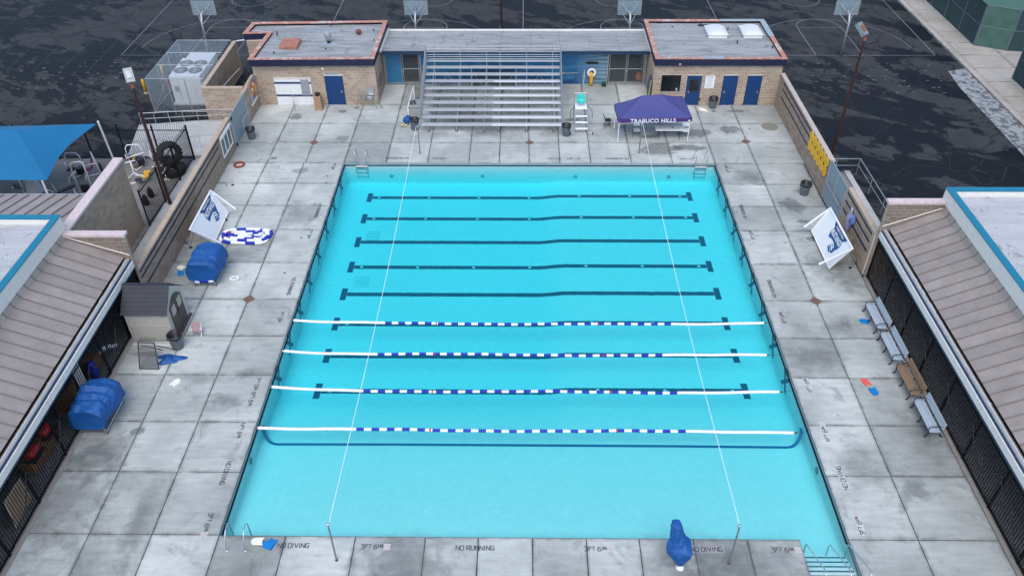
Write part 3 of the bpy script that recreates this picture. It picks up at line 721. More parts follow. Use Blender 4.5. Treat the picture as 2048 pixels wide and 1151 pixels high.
for i, pl_ in enumerate(CR):
    P_ = []
    for a_, b_ in zip(pl_[:-1], pl_[1:]):
        n_ = max(2, int(math.hypot(b_[0] - a_[0], b_[1] - a_[1])/.35))
        for t_ in range(n_): P_.append((a_[0] + (b_[0] - a_[0])*t_/n_ + rnd.uniform(-.07, .07), a_[1] + (b_[1] - a_[1])*t_/n_ + rnd.uniform(-.07, .07)))
    line(P_ + [pl_[-1]], rnd.uniform(.05, .10), TAR, z=-.1185, name='crack_seal')
kerb = struct(MB().box(32.6, 33.05, 20, 75, -.14, .03, .01).build('kerb', PAVE))
pv = struct(MB().box(33.05, 60, 20, 75, -.20, -.012).build('pavement', M('pave_joint', (.12, .115, .10), .9)))
for i in range(20):
    y = 24 + i*2.35
    slab(33.06, 36.2, y, y + 2.35, PAVE, pv, .02); slab(36.2, 42, y, y + 2.35, PAVE, pv, .02)
apron = struct(MB().prism([(30.9, 25.0), (32.6, 25.0), (32.6, 40.6), (31.2, 40.2), (30.9, 37.5)], -.13, -.11).build('concrete_apron', mat_peeling('apron_concrete', (.30, .32, .33), (.10, .11, .12), .52)))
# walkways outside the walls
lw = struct(MB().prism([(-26.0, 31.4), (-25.2, 27.3), (-18.8, 27.3), (-18.8, 32.1), (-21.6, 32.1)], -.13, .02).build('left_walkway', WALK))
lp = struct(MB().box(-21.05, -18.8, 13.2, 27.28, -.13, -.01).build('side_path', WALK))
gy_ = struct(MB().prism([(-40, 17), (-21.1, 17), (-21.1, 27.0), (-40, 27.0)], -.13, -.005).build('gym_yard', YARD))
rw = struct(MB().box(17.15, 19.0, 15.6, 25.6, -.13, .02).build('right_walkway', YARD))
rk = struct(MB().box(19.0, 19.35, 15.7, 25.6, -.14, .10, .01).build('walkway_kerb', WALK))

# ------------------------------------------------------------------ rear buildings
def handle(parent, x, y, z, s=1): 
    mb = MB(); mb.box(x - .025, x + .025, y - .02, y + .02, z - .09, z + .09); mb.box(x - .02, x + .10*s, y - .05, y - .03, z - .015, z + .015); return mb.build('handle', STEEL, parent)
def door(parent, x0, x1, y, z1, hs, name='door'):
    fr = B('door_frame', NAVYT, parent, x0 - .05, x1 + .05, y - .01, y + .12, 0, z1 + .05)
    d = B(name, DOORB, parent, x0, x1, y - .03, y + .03, .02, z1)
    handle(d, (x1 - .12) if hs > 0 else (x0 + .12), y - .04, 1.0, -hs); B('threshold', ALU, d, x0, x1, y - .09, y - .035, 0, .025); return d

YF = 34.40
# left (shower) building
LB = thing('block_restroom_building', 'tan block building with white tiled shower panel and single blue door', 'building', (-14.4, YF, 0))
for nm, (x0, x1, y0, y1) in {'wall': (-18.62, -10.38, YF, 40.6)}.items():
    mb = MB(); mb.box(x0, x1, y0, y1, -.1, 2.95); mb.box(-20.05, -18.64, 38.4, 40.6, -.1, 2.95); mb.build(nm, MORTAR, LB)
DL = (-13.83, -12.68)
block_wall(LB, (-18.62, YF, 0), (1, 0, 0), (0, -1, 0), 8.24, 2.95, openings=[(18.62 - 17.35, 18.62 - 14.85, 0, 1.85), (18.62 + DL[0] - .06, 18.62 + DL[1] + .06, 0, 2.12)])
block_wall(LB, (-10.38, YF, 0), (0, 1, 0), (1, 0, 0), 3.2, 2.95, cap=60)
block_wall(LB, (-18.62, 38.38, 0), (0, -1, 0), (-1, 0, 0), 3.9, 2.95, cap=60, z0=0)
block_wall(LB, (-20.05, 38.38, 0), (1, 0, 0), (0, -1, 0), 1.4, 2.95, cap=30)
def fascia_roof(P, poly, z0, zt, coping, roofm, cw=.27, patches=()):
    """navy fascia band, coping round the edge (one piece per side), roll roofing inside"""
    n = len(poly); V2 = [Vector(p) for p in poly]
    def inset(d):
        out = []
        for i in range(n):
            a, b, c = V2[i-1], V2[i], V2[(i+1) % n]; d1 = (b - a).normalized(); d2 = (c - b).normalized(); n1 = Vector((-d1.y, d1.x)); n2 = Vector((-d2.y, d2.x))
            q = n1 + n2; q = q/ (q.dot(n1)); out.append(b + q*d)
        return out
    i1 = inset(.06); ic = inset(cw)
    mb = MB()
    for i in range(n):
        j = (i+1) % n; mb.add([(*V2[i], z0), (*V2[j], z0), (*V2[j], zt), (*V2[i], zt), (*i1[i], z0), (*i1[j], z0), (*i1[j], zt), (*i1[i], zt)], [(0, 1, 2, 3), (5, 4, 7, 6), (1, 0, 4, 5), (2, 6, 7, 3)])
    mb.build('fascia', NAVY, P)
    o = inset(-.03)
    for i in range(n):
        j = (i+1) % n; e = MB(); za, zb = zt + .002, zt + .06
        e.add([(*o[i], za), (*o[j], za), (*ic[j], za), (*ic[i], za), (*o[i], zb), (*o[j], zb), (*ic[j], zb - .02), (*ic[i], zb - .02)], [(3, 2, 1, 0), (4, 5, 6, 7), (0, 1, 5, 4), (1, 2, 6, 5), (2, 3, 7, 6), (3, 0, 4, 7)])
        e.build('coping', coping[i] if isinstance(coping, list) else coping, P)
    r = MB(); r.prism([tuple(p) for p in inset(cw - .03)], z0 + .05, zt - .13); rf = r.build('roof', roofm, P); return rf
rfL = fascia_roof(LB, [(-18.68, 34.05), (-10.33, 34.2), (-10.30, 40.85), (-20.05, 40.5), (-20.18, 38.45), (-18.45, 38.6)], 2.93, 3.40, COPING, FROOF)
B('roof_hatch', mat_peeling('hatch_coral', (.40, .17, .115), (.33, .14, .10), .5), LB, -17.1, -15.85, 36.05, 37.45, 3.27, 3.52, .03)
vt = MB(); vt.lathe([(.12, 3.27), (.12, 3.52)], (-13.9, 37.2, 0), 14); vt.build('vent_collar', BLACKP, LB)
MB().lathe([(.17, 3.5), (.2, 3.62), (.24, 3.72), (.25, 3.88), (.22, 4.0), (.12, 4.06)], (-13.9, 37.2, 0), 16).build('roof_vent', PIPEC, LB)
MB().prism([(-14.45, 36.9), (-13.4, 36.8), (-13.3, 37.2), (-14.1, 37.5)], 3.272, 3.278).build('roof_patch', COPGREY, LB)
MB().lathe([(.10, 3.27), (.10, 3.4), (.20, 3.42), (.22, 3.5), (.14, 3.6)], (-12.05, 38.7, 0), 14).build('mushroom_vent', VENTR, LB)
for (x, y, h) in ((-17.8, 38.5, .3), (-17.3, 35.4, .12), (-13.9, 36.1, .08), (-10.8, 37.6, .1), (-11.1, 39.4, .12), (-14.3, 40.2, .12)): MB().cyl((x, y, 3.27), (x, y, 3.27 + h), .045, 8).build('vent_pipe', BLACKP, LB)
door(LB, DL[0], DL[1], YF - .02, 2.06, 1)
# tiled shower panel: each tile a piece
sp_ = B('shower_panel', M('white_grout', (.62, .63, .63), .7), LB, -17.35, -14.85, YF - .03, YF + .05, 0, 1.85)
tm = {}
TW = M('white_glazed_tile', (.76, .78, .79), .25, rand=.04, var=.02); TN = M('navy_glazed_tile', (.012, .025, .08), .3, rand=.2); TB = M('steel_blue_tile', (.06, .11, .22), .3, rand=.2)
for r_ in range(12):
    for c_ in range(16):
        x, z = -17.35 + .078 + c_*.156, .077 + r_*.154
        dk_ = r_ in (4, 10)
        subs = [(0, 0, 1)] if not dk_ else [(-.25, -.25, .5), (.25, -.25, .5), (-.25, .25, .5), (.25, .25, .5)]
        for si, (a, b, s_) in enumerate(subs):
            if dk_ and si in (1, 2): m_, kk = TB, 'b'
            elif dk_: m_, kk = TN, 'n'
            else: m_, kk = TW, 'w'
            kk += str(s_)
            if kk not in tm: tm[kk] = MB().box(-.075*s_, .075*s_, -.006, .01, -.074*s_, .074*s_).mesh('tile', m_)
            if len(sp_.children) < 299: link('tile', tm[kk], sp_, Vector((x + a*.156, YF - .033, z + b*.154)) - offs(sp_))
pl = B('shower_plate', STEEL, LB, -15.55, -14.97, YF - .08, YF - .045, .72, 1.87)
MB().tube([(-15.25, YF - .1, 1.75), (-15.25, YF - .2, 1.8), (-15.25, YF - .24, 1.72)], .02).cyl((-15.25, YF - .1, 1.05), (-15.25, YF - .16, 1.05), .06).build('shower_head', STEEL, pl)
B('wall_lamp', WHITEP, LB, -13.95, -13.8, YF - .12, YF - .01, 2.6, 2.75, .02)
B('painted_out_sign', M('faded_blue_paint', (.20, .30, .42), .8, var=.4, vs_=9), LB, -13.75, -12.95, YF - .018, YF - .012, 2.22, 2.32)
for z in (1.35, .95): B('stripe', NAVYW, LB, -10.38, -10.355, YF + .6, YF + 2.2, z, z + .1)
hose = MB().tube([(-10.2, 34.0, .02)] + [(-10.2 + .15*math.cos(t), 33.9 + .12*math.sin(t), .03 + .1*i) for i, t in enumerate((0, 1, 2, 3))], .02).build('hose', GREYP); tag(hose, 'short grey hose at the corner beside the water fountain', 'hose')

rail = thing('grab_rail', 'small steel grab rail standing before the white shower tiles', 'rail', (-16.0, 33.5, 0)); MB().tube([(-16.2, 34.1, 0), (-16.2, 34.1, .75), (-16.15, 34.0, .85), (-16.05, 33.6, .85), (-16.0, 33.5, .75), (-16.0, 33.5, 0)], .025).build('tube', STEEL, rail)
for (x, y) in ((-16.2, 34.1), (-16.0, 33.5)): MB().lathe([(.05, 0), (.05, .012)], (x, y, 0), 10).build('foot_plate', STEEL, rail)
bn = thing('litter_bin', 'tall tan square bin with a black hole beside the blue shower door', 'bin', (-14.36, 33.75, 0))
mb = MB(); mb.add([(-14.62, 33.5, 0), (-14.12, 33.5, 0), (-14.12, 34.0, 0), (-14.62, 34.0, 0), (-14.58, 33.54, .92), (-14.16, 33.54, .92), (-14.16, 33.96, 1.12), (-14.58, 33.96, 1.12)], [(3, 2, 1, 0), (4, 5, 6, 7), (0, 1, 5, 4), (1, 2, 6, 5), (2, 3, 7, 6), (3, 0, 4, 7)]); mb.build('body', KRAFT, bn)
MB().lathe([(.17, 1.0), (.19, 1.14), (.12, 1.16)], (-14.37, 33.78, 0), 14).build('lid', BLACKP, bn)
wf = thing('water_fountain', 'steel double water fountain between rails by the building corner', 'fountain', (-11.1, 34.1, 0))
for x, z in ((-11.35, .82), (-10.85, .70)): MB().lathe([(.10, z - .22), (.22, z - .12), (.25, z), (.20, z - .02), (.05, z - .06)], (x, 34.1, 0), 18).build('basin', STEEL, wf)
B('back_panel', GALV, wf, -11.1, -10.6, 34.30, 34.38, .75, 1.35)
for x in (-11.75, -10.45): MB().tube([(x, 34.36, .85), (x, 33.8, .85), (x, 33.72, .75), (x, 33.72, 0)], .03).tube([(x, 34.36, .35), (x, 33.72, .35)], .02).build('guard_rail', GALV, wf)

# right (guard room) building
RB = thing('block_guard_building', 'tan block building with three blue doors, dark window and two roof skylights', 'building', (12.7, YF, 0))
B('wall', MORTAR, RB, 8.42, 16.95, YF, 41.0, -.1, 2.95)
ops = [(9.02, 10.22, 1.0, 2.15), (10.70, 11.66, 0, 2.15), (13.13, 14.10, 0, 2.15), (14.75, 15.72, 0, 2.15)]
block_wall(RB, (8.42, YF, 0), (1, 0, 0), (0, -1, 0), 8.53, 2.95, openings=[(a - 8.42, b - 8.42, c, d) for a, b, c, d in ops])
block_wall(RB, (8.42, YF + 3.2, 0), (0, -1, 0), (-1, 0, 0), 3.2, 2.95, cap=60)
fascia_roof(RB, [(8.38, 34.2), (17.05, 34.2), (17.03, 41.05), (8.40, 41.05)], 2.93, 3.40, [COPING, COPING, COPING, COPING], FROOF)
for nm, (x0, x1, y0, y1) in {'a': (13.9, 17.07, 40.72, 41.09), 'b': (16.7, 17.09, 38.0, 40.71), 'c': (11.6, 12.9, 34.16, 34.52)}.items(): B('coping_patch', COPGREY, RB, x0, x1, y0, y1, 3.45, 3.468)
for x0 in (12.55, 15.0):
    sk = B('skylight_curb', WHITEP, RB, x0, x0 + 1.3, 38.0, 39.7, 3.27, 3.52, .02)
    mb = MB(); mb.grid(lambda u, v, x0=x0: (x0 - .06 + 1.42*u, 37.94 + 1.82*v, 3.525 + .26*(1 - abs(2*u - 1)**3)*(1 - abs(2*v - 1)**4)), 12, 12); mb.box(x0 - .06, x0 + 1.36, 37.94, 39.76, 3.48, 3.524); mb.build('dome', SKYL, sk, True)
for (x, y, h) in ((14.35, 37.1, .25), (14.2, 39.6, .15), (12.4, 40.4, .2), (16.45, 40.0, .12), (10.3, 40.0, .1), (16.6, 36.3, .2)): MB().cyl((x, y, 3.27), (x, y, 3.27 + h), .04, 8).build('vent_pipe', RUST, RB)
B('roof_drain', BLACKP, RB, 12.2, 13.3, 40.2, 40.5, 3.27, 3.3)
wn = B('window', GLASSD, RB, 9.02, 10.22, YF - .005, YF + .05, 1.0, 2.15)
fr = MB(); fr.box(8.97, 9.02, YF - .02, YF + .05, .97, 2.18); fr.box(10.22, 10.27, YF - .02, YF + .05, .97, 2.18); fr.box(8.97, 10.27, YF - .022, YF + .05, 2.15, 2.19); fr.box(9.60, 9.63, YF - .02, YF + .04, 1.0, 2.15); fr.build('window_frame', BLACKI, wn)
B('window_sill', ALU, wn, 8.97, 10.27, YF - .06, YF + .02, .95, .995)
me = text_mesh('S', .22, .004, .008); me.materials.append(WHITEP); link('window_lettering', me, wn, Vector((10.05, YF - .02, 1.16)) - offs(wn), (R(90), 0, 0))
d1 = door(RB, 10.74, 11.62, YF - .02, 2.1, -1); gp = B('door_glass', GLASSD, d1, 10.90, 11.48, YF - .058, YF - .03, 1.05, 1.9); B('glazing_bead', NAVYT, d1, 10.86, 11.52, YF - .054, YF - .048, 1.01, 1.94)
door(RB, 13.17, 14.06, YF - .02, 2.1, -1); door(RB, 14.79, 15.68, YF - .02, 2.1, 1)
B('alarm_bell', REDMK, RB, 9.95, 10.1, 34.1, 34.19, 3.0, 3.12, .02)
sg = thing('rules_sign', 'white notice board of printed rules between the blue doors', 'sign', (12.23, YF - .05, 1.25)); B('board', WHITE, sg, 11.92, 12.54, YF - .05, YF - .015, 1.25, 2.15)
rows = MB()
for i in range(13): rows.box(11.98 + (.06 if i % 3 else 0), 12.48 - .05*(i % 4), YF - .053, YF - .051, 2.02 - i*.058, 2.04 - i*.058)
rows.build('printed_lines', M('grey_print', (.35, .38, .40), .8), sg)
B('heading_bar', M('dark_print', (.10, .12, .14), .8), sg, 12.03, 12.43, YF - .053, YF - .051, 2.075, 2.105)
B('outlet_box', BLACKP, RB, 12.02 - .35, 12.12 - .35, YF - .05, YF - .012, .35, .5)

# middle roof with mural and gates
YM = 37.65
CB = thing('covered_breezeway', 'low grey roofed shelter linking two block buildings, navy edge', 'shelter', (-.9, YM, 0))
B('rear_wall', INSIDE, CB, -10.3, 8.4, 40.6, 40.8, -.1, 2.5)
for i in range(9):
    x0 = -10.27 + i*2.075; mb = MB(); mb.add([(x0 + .006, 36.85, 2.80), (x0 + 2.069, 36.85, 2.80), (x0 + 2.069, 40.85, 2.62), (x0 + .006, 40.85, 2.62), (x0 + .006, 36.85, 2.86), (x0 + 2.069, 36.85, 2.86), (x0 + 2.069, 40.85, 2.68), (x0 + .006, 40.85, 2.68)], [(3, 2, 1, 0), (4, 5, 6, 7), (0, 1, 5, 4), (1, 2, 6, 5), (2, 3, 7, 6), (3, 0, 4, 7)]); mb.build('roof_sheet', FROOF, CB)
for i in range(3): B('roof_lap', GALV, CB, -10.27, 8.40, 37.9 + i*.95, 37.94 + i*.95, 2.81 - .045*(1 + .95*i), 2.834 - .043*(1 + .95*i))
B('ridge_flashing', OFFW, CB, -10.27, 8.4, 40.8, 41.0, 2.6, 2.76)
B('fascia', NAVYT, CB, -10.28, 8.41, 36.80, 36.845, 2.60, 2.83)
for x in (-10.32, 8.37): MB().add([(x, 36.6, 2.84), (x + .1, 36.6, 2.84), (x + .1, 40.9, 2.70), (x, 40.9, 2.70), (x, 36.6, 2.98), (x + .1, 36.6, 2.98), (x + .1, 40.9, 2.86), (x, 40.9, 2.86)], [(3, 2, 1, 0), (4, 5, 6, 7), (0, 1, 5, 4), (1, 2, 6, 5), (2, 3, 7, 6), (3, 0, 4, 7)]).build('end_flashing', OFFW, CB)
for x in (-7.72, 5.62, -10.28, 8.3): B('post', GALV, CB, x - .05, x + .05, YM - .02, YM + .08, 0, 2.62)
B('lintel', BLACKI, CB, -10.28, 8.4, YM, YM + .1, 2.38, 2.6)
mur = thing('mural_screen', 'long blue underwater picture screen behind the bleachers', 'mural', (-1.05, YM, 0))
for i in range(6): B('panel', MURAL, mur, -7.66 + i*2.204, -7.66 + (i+1)*2.204 - .012, YM, YM + .03, .03, 2.38)
B('bottom_rail', GALV, mur, -7.66, 5.56, YM - .01, YM + .04, -.01, .03)
slit = MB().prism([(4.5 + .5*math.cos(t*math.pi/8), .10*math.sin(t*math.pi/8)) for t in range(16)], -.002, 0); slit.v = [(x, YM - .004 + z, 1.62 + y) for x, y, z in slit.v]; slit.build('tear', INSIDE, mur)
def gate(x0, x1, label, left_blue=False):
    g = thing('gate', label, 'gate', ((x0 + x1)/2, YM, 0), group='double gates under the breezeway roof'); xm = (x0 + x1)/2
    for i, (a, b) in enumerate(((x0, xm - .02), (xm + .02, x1))):
        mb = MB()
        for x in (a + .03, b - .03): mb.cyl((x, YM - .05, .08), (x, YM - .05, 2.32), .03, 8)
        for z in (.10, 1.2, 2.30): 
            if z == 1.2 and left_blue and i == 0: continue
            mb.cyl((a + .03, YM - .05, z), (b - .03, YM - .05, z), .026, 8)
        lf = mb.build('leaf_frame', GALV, g)
        if left_blue and i == 0: B('leaf_panel', MURAL2, lf, a + .05, b - .05, YM - .045, YM - .02, .12, 2.28)
        else: B('leaf_mesh', CHAIND, lf, a + .05, b - .05, YM - .052, YM - .05, .12, 2.28)
    B('latch', GALV, g, xm - .06, xm + .06, YM - .1, YM - .04, 1.0, 1.12)
k = N('blue_print_panel'); k.col(k.mix(k.noise(k.pos(), 1.2, 5, .6), (.01, .10, .26), (.05, .24, .42))); k.p.inputs['Roughness'].default_value = .5; MURAL2 = k.m
gate(-10.2, -7.80, 'double gate with one blue panelled leaf beside the shower building', True); gate(5.72, 8.22, 'double chain-link gate beside the life ring and hanging towels')
ob = thing('equipment_bag', 'orange red bag on the floor behind the right mesh gate', 'bag', (8.0, 38.2, 0)); MB().lathe([(.1, 0), (.28, .1), (.3, .35), (.2, .6), (.08, .7)], (8.0, 38.2, 0), 14).build('body', M('orange_red_bag', (.42, .07, .03), .8), ob, True)
gf = thing('green_bucket', 'small green bucket tipped on the deck under the mural', 'bucket', (5.41, 37.2, 0)); MB().lathe([(.16, 0), (.17, .3), (.14, .3), (.13, .05)], (5.41, 37.2, .16), 16, 'Y', cap=False).build('body', GREENP, gf)
lr = thing('life_ring', 'white ring buoy with yellow rope hung on the mural end', 'life ring', (4.5, 37.55, .8)); MB().tube([(4.5 + .25*math.cos(t*math.pi/12), 37.52, .95 + .25*math.sin(t*math.pi/12)) for t in range(24)], .085, 10, True).build('ring', WHITEP, lr, True)
mb = MB()
for i in range(5): mb.tube([(4.42 + .04*i, 37.44, 1.05 - .03*i), (4.38 + .05*i, 37.40, .7), (4.44 + .03*i, 37.38, .3 + .03*i), (4.40 + .05*i, 37.36, .03)], .028, 6)
mb.build('rope', YELLOW, lr, True)
po = thing('reaching_pole', 'long pale telescopic pole hung across the blue mural', 'pole', (1.1, 37.6, .87)); MB().cyl((-1.33, 37.58, .86), (2.6, 37.58, .88), .03).build('shaft', M('pale_yellow_pole', (.55, .50, .33), .5), po); MB().cyl((2.6, 37.58, .88), (3.57, 37.58, .89), .022).build('extension', ALU, po)
hk = thing('shepherd_hook', 'thin white rope and hook hanging on the mural beside the ring', 'hook', (3.98, 37.56, 0)); MB().tube([(3.98, 37.58, 1.1), (4.0, 37.56, .6), (3.96, 37.56, .1), (4.05, 37.54, .03)], .02).tube([(3.9, 37.58, .9), (3.93, 37.56, .3), (3.98, 37.54, .04)], .012).build('rope', WHITEP, hk)
tw = thing('hanging_towels', 'coloured towels and straps hung at the guard building corner', 'towels', (8.3, 34.9, 0))
for i, (y, c, z0) in enumerate([(35.2, (.01, .16, .40), .9), (34.95, (.25, .03, .20), .7), (34.75, (.02, .03, .12), .55), (34.6, (.20, .40, .10), .45), (35.4, (.02, .12, .20), 1.0)]):
    mb = MB(); mb.grid(lambda u, v, y=y, z0=z0: (8.36 - .05 - .05*math.sin(u*9 + y*7) - .10*(1 - v), y + (u - .5)*.26, z0 + (1.75 - z0)*v), 8, 6); mb.build('towel', M('towel_%d' % i, c, .9), tw, True)

# ------------------------------------------------------------------ side walls of the deck
XL = -18.6
LW = thing('left_striped_wall', 'long tan block wall with three navy stripes on the left of the deck', 'wall', (XL, 21, 0))
mb = MB(); mb.box(XL - .2, XL, 13.0, 28.3, -.1, 2.12); mb.box(XL - .2, XL, 31.7, YF - .01, -.1, 2.12); mb.build('wall_body', MORTARD, LW)
block_wall(LW, (XL, 13.0, 0), (0, 1, 0), (1, 0, 0), 15.3, 2.12, BLOCKG, openings=[(13.0, 14.95, .62, 1.82)], cap=280)
block_wall(LW, (XL, 31.7, 0), (0, 1, 0), (1, 0, 0), 2.69, 2.12, BLOCK, cap=20)
CAPT = M('tan_wall_cap', (.42, .33, .25), .85, var=.12, rand=.04)
y = 13.0
while y < 28.2:
    y1 = min(y + 1.6, 28.3); B('cap', CAPT, LW, XL - .24, XL + .04, y + .005, y1 - .005, 2.122, 2.20); y = y1
B('cap', CAPT, LW, XL - .24, XL + .04, 31.7, YF - .02, 2.122, 2.20)
for z in (1.93, 1.60, 1.02):
    B('stripe', NAVYW, LW, XL + .02, XL + .024, 13.0, 25.6 + (.35 if z > 1.9 else 0), z, z + .105)
lwn = B('barred_window', M('frosted_dark_pane', (.10, .13, .15), .3), LW, XL - .05, XL + .01, 26.05, 27.90, .68, 1.76)
mb = MB()
for y in (26.02, 26.64, 27.27, 27.88): mb.box(XL + .0, XL + .05, y - .035, y + .035, .64, 1.80)
for z in (.66, 1.78): mb.box(XL + .0, XL + .052, 25.98, 27.93, z - .04, z + .04)
mb.build('window_frame', WHITE, lwn); B('window_hood', WHITE, lwn, XL, XL + .12, 25.95, 27.95, 1.83, 1.98)
LG = thing('slatted_gate', 'grey privacy slat gate in the left block wall', 'gate', (XL, 30, 0))
B('slats', SLATS, LG, XL - .02, XL + .01, 28.42, 31.55, .06, 2.16)
mb = MB()
for y in (28.40, 31.58): mb.cyl((XL, y, 0), (XL, y, 2.22), .05, 10)
for z in (.08, 2.18): mb.cyl((XL, 28.4, z), (XL, 31.58, z), .03, 8)
mb.build('frame', GALV, LG); B('push_bar', GALV, LG, XL + .02, XL + .10, 30.0, 31.3, .92, 1.06); B('latch_plate', GALV, LG, XL + .012, XL + .03, 30.2, 30.5, .1, .9)
for z in (1.9, .12): B('hinge', BLACKI, LG, XL + .03, XL + .09, 28.36, 28.5, z, z + .2)
ap = thing('painted_panel', 'multicoloured tile artwork mounted on the wall beside the shower building', 'artwork', (XL + .03, 33.4, .7))
B('backing', M('grey_art_backing', (.33, .36, .38), .6), ap, XL + .02, XL + .05, 32.55, 34.2, .95, 2.35)
rnd = random.Random(3); pal = [(.62, .10, .05), (.75, .42, .03), (.05, .15, .45), (.80, .78, .75), (.50, .25, .06), (.55, .05, .05)]
for i in range(4):
    for j in range(5):
        if (i, j) in ((0, 0), (3, 4)): continue
        cdx = rnd.randrange(6); B('art_tile', M('art_%d' % cdx, pal[cdx], .5), ap, XL + .051, XL + .062, 32.75 + i*.34, 33.05 + i*.34, 1.05 + j*.25, 1.28 + j*.25)
B('ledge', OFFW, ap, XL + .02, XL + .12, 32.5, 34.0, .82, .88)
# enclosure of block walls beside the shower building
EN = thing('block_enclosure', 'tan block pen with pale cap beside the air conditioning cage', 'wall', (-20.3, 34, 0))
mb = MB(); mb.box(-21.55, -18.82, 32.2, 32.4, -.1, 2.22); mb.box(-21.55, -21.35, 32.41, 39.9, -.1, 2.22); mb.build('wall_body', MORTAR, EN)
block_wall(EN, (-21.55, 32.2, 0), (1, 0, 0), (0, -1, 0), 2.72, 2.22, BLOCK, cap=90); block_wall(EN, (-21.35, 32.41, 0), (0, 1, 0), (1, 0, 0), 7.4, 2.22, BLOCKG, cap=120)
B('cap', CAPT, EN, -21.6, -18.8, 32.15, 32.44, 2.222, 2.30); B('cap', CAPT, EN, -21.6, -21.31, 32.445, 39.95, 2.222, 2.30)
MB().cyl((-21.3, 33.0, 1.15), (-20.6, 37.4, 1.3), .05, 8).build('brace_pipe', GALV, EN)
rk_ = thing('pipe_rack', 'rack of thin white pipes leaning inside the block pen', 'rack', (-19.2, 35, 0))
for i in range(5): MB().cyl((-19.9 + .2*i, 32.9, .9 + .1*i), (-19.2 + .05*i, 37.5, 1.3 + .1*i), .03, 6).build('pipe', WHITEP, rk_)

XR = 16.92
RW = thing('right_striped_wall', 'long tan block wall with navy stripes on the right of the deck', 'wall', (XR, 28, 0))
mb = MB(); mb.box(XR, XR + .2, 22.85, YF - .01, -.1, 2.28); mb.build('wall_body', MORTAR, RW)
block_wall(RW, (XR, YF - .01, 0), (0, -1, 0), (-1, 0, 0), 11.55, 2.28, BLOCKG, cap=280)
y = 22.85
while y < 34.3:
    y1 = min(y + 1.6, YF - .02); B('cap', M('pale_wall_cap', (.46, .40, .35), .85, rand=.04), RW, XR - .04, XR + .24, y + .005, y1 - .005, 2.282, 2.36); y = y1
for z in (2.03, 1.64, 1.08): B('stripe', NAVYW, RW, XR - .024, XR - .02, 23.2 if z > 1.2 else 26.8, 33.4, z, z + .105)
RW2 = thing('short_striped_wall', 'short block wall with navy stripes behind the right goal', 'wall', (XR, 17.7, 0))
B('wall_body', MORTAR, RW2, XR, XR + .2, 15.62, 19.85, -.1, 2.45); block_wall(RW2, (XR, 19.85, 0), (0, -1, 0), (-1, 0, 0), 4.23, 2.45, BLOCK, cap=130)
B('cap', CAPT, RW2, XR - .03, XR + .24, 15.62, 19.85, 2.452, 2.52)
for z in (2.2, 1.72, 1.18): B('stripe', NAVYW, RW2, XR - .024, XR - .02, 15.9, 19.75, z, z + .12)
RG = thing('blue_grey_gate', 'blue grey panelled double gate in the right block wall', 'gate', (XR, 21.3, 0))
for (a, b) in ((19.95, 21.33), (21.37, 22.76)):
    lf = B('leaf', SLATS, RG, XR - .01, XR + .01, a + .03, b - .03, .1, 2.44)
    mb = MB()
    for y in (a + .03, b - .03): mb.cyl((XR - .02, y, .05), (XR - .02, y, 2.48), .035, 8)
    for z in (.10, 1.1, 2.46): mb.cyl((XR - .022, a, z), (XR - .022, b, z), .03, 8)
    mb.build('leaf_frame', GALV, lf)
B('push_bar', GALV, RG, XR - .14, XR - .05, 20.1, 22.6, 1.12, 1.22); B('gate_post', MORTAR, RG, XR - .02, XR + .12, 22.77, 22.84, 0, 2.5)
# yellow round signs: 14 discs on a navy board
dsn = thing('disc_sign', 'two rows of yellow round discs mounted on the right striped wall', 'sign', (XR - .05, 24.8, 1.2))
EMB = M('ochre_print', (.36, .20, .02), .7)
for i in range(12):
    yy = 26.35 - .60*(i // 2); zz_ = 1.99 if i % 2 == 0 else 1.40
    dc = MB().lathe([(.27, .034), (.31, .03), (.31, 0)], (XR - .075, yy, zz_), 20, 'X').build('disc', AMBER, dsn)
    MB().tube([(XR - .078, yy + .12*math.cos(t*math.pi/8), zz_ + .12*math.sin(t*math.pi/8)) for t in range(16)], .008, 5, True).build('disc_emblem', EMB, dc)
al = thing('cutout_mural', 'blue white and lilac cut-out picture mounted behind the right goal', 'artwork', (XR - .05, 18.2, .9))
rnd = random.Random(9)
for i, (yy, zz_, ry, rz, c) in enumerate([(18.58, 1.93, .13, .16, (.55, .60, .78)), (18.5, 1.62, .2, .22, (.42, .46, .72)), (18.12, 1.62, .22, .30, (.20, .32, .66)), (18.72, 1.30, .2, .24, (.55, .45, .66)), (18.35, 1.25, .2, .30, (.10, .20, .50)), (18.52, .98, .24, .26, (.48, .40, .62))]):
    MB().lathe([(1, 0), (1, .02), (.9, .024)], (0, 0, 0), 16, 'X').build('cutout', M('cut_%d' % i, c, .6, var=.5, vs_=14), al, local=True)
    o = al.children[-1]; o.location = Vector((XR - .07 - .004*i, yy, zz_)) - al.location; o.scale = (-1, ry, rz)
    for q in range(2): B('painted_band', WHITEP if q else NAVYT, o, -.03 - .01*q, -.026 - .01*q, -.5 + .5*q, -.25 + .5*q, -.7, .6, local=True)
# railing beyond the right gate
RL = thing('pipe_railing', 'galvanised railing along the walkway outside the right gate', 'railing', (19.6, 22, 0))
MB().tube([(17.2, 25.5, .95), (19.75, 25.5, .95), (19.75, 16.5, .95)], .028).build('top_rail', GALV, RL)
MB().tube([(17.2, 25.5, .5), (19.75, 25.5, .5), (19.75, 16.5, .5)], .02).build('mid_rail', GALV, RL)
for (x, y) in [(19.75, 25.5), (19.75, 23.3), (19.75, 21.2), (19.75, 19.0), (18.4, 25.5)]: MB().cyl((x, y, -.1), (x, y, .95), .026, 8).build('post', GALV, RL)

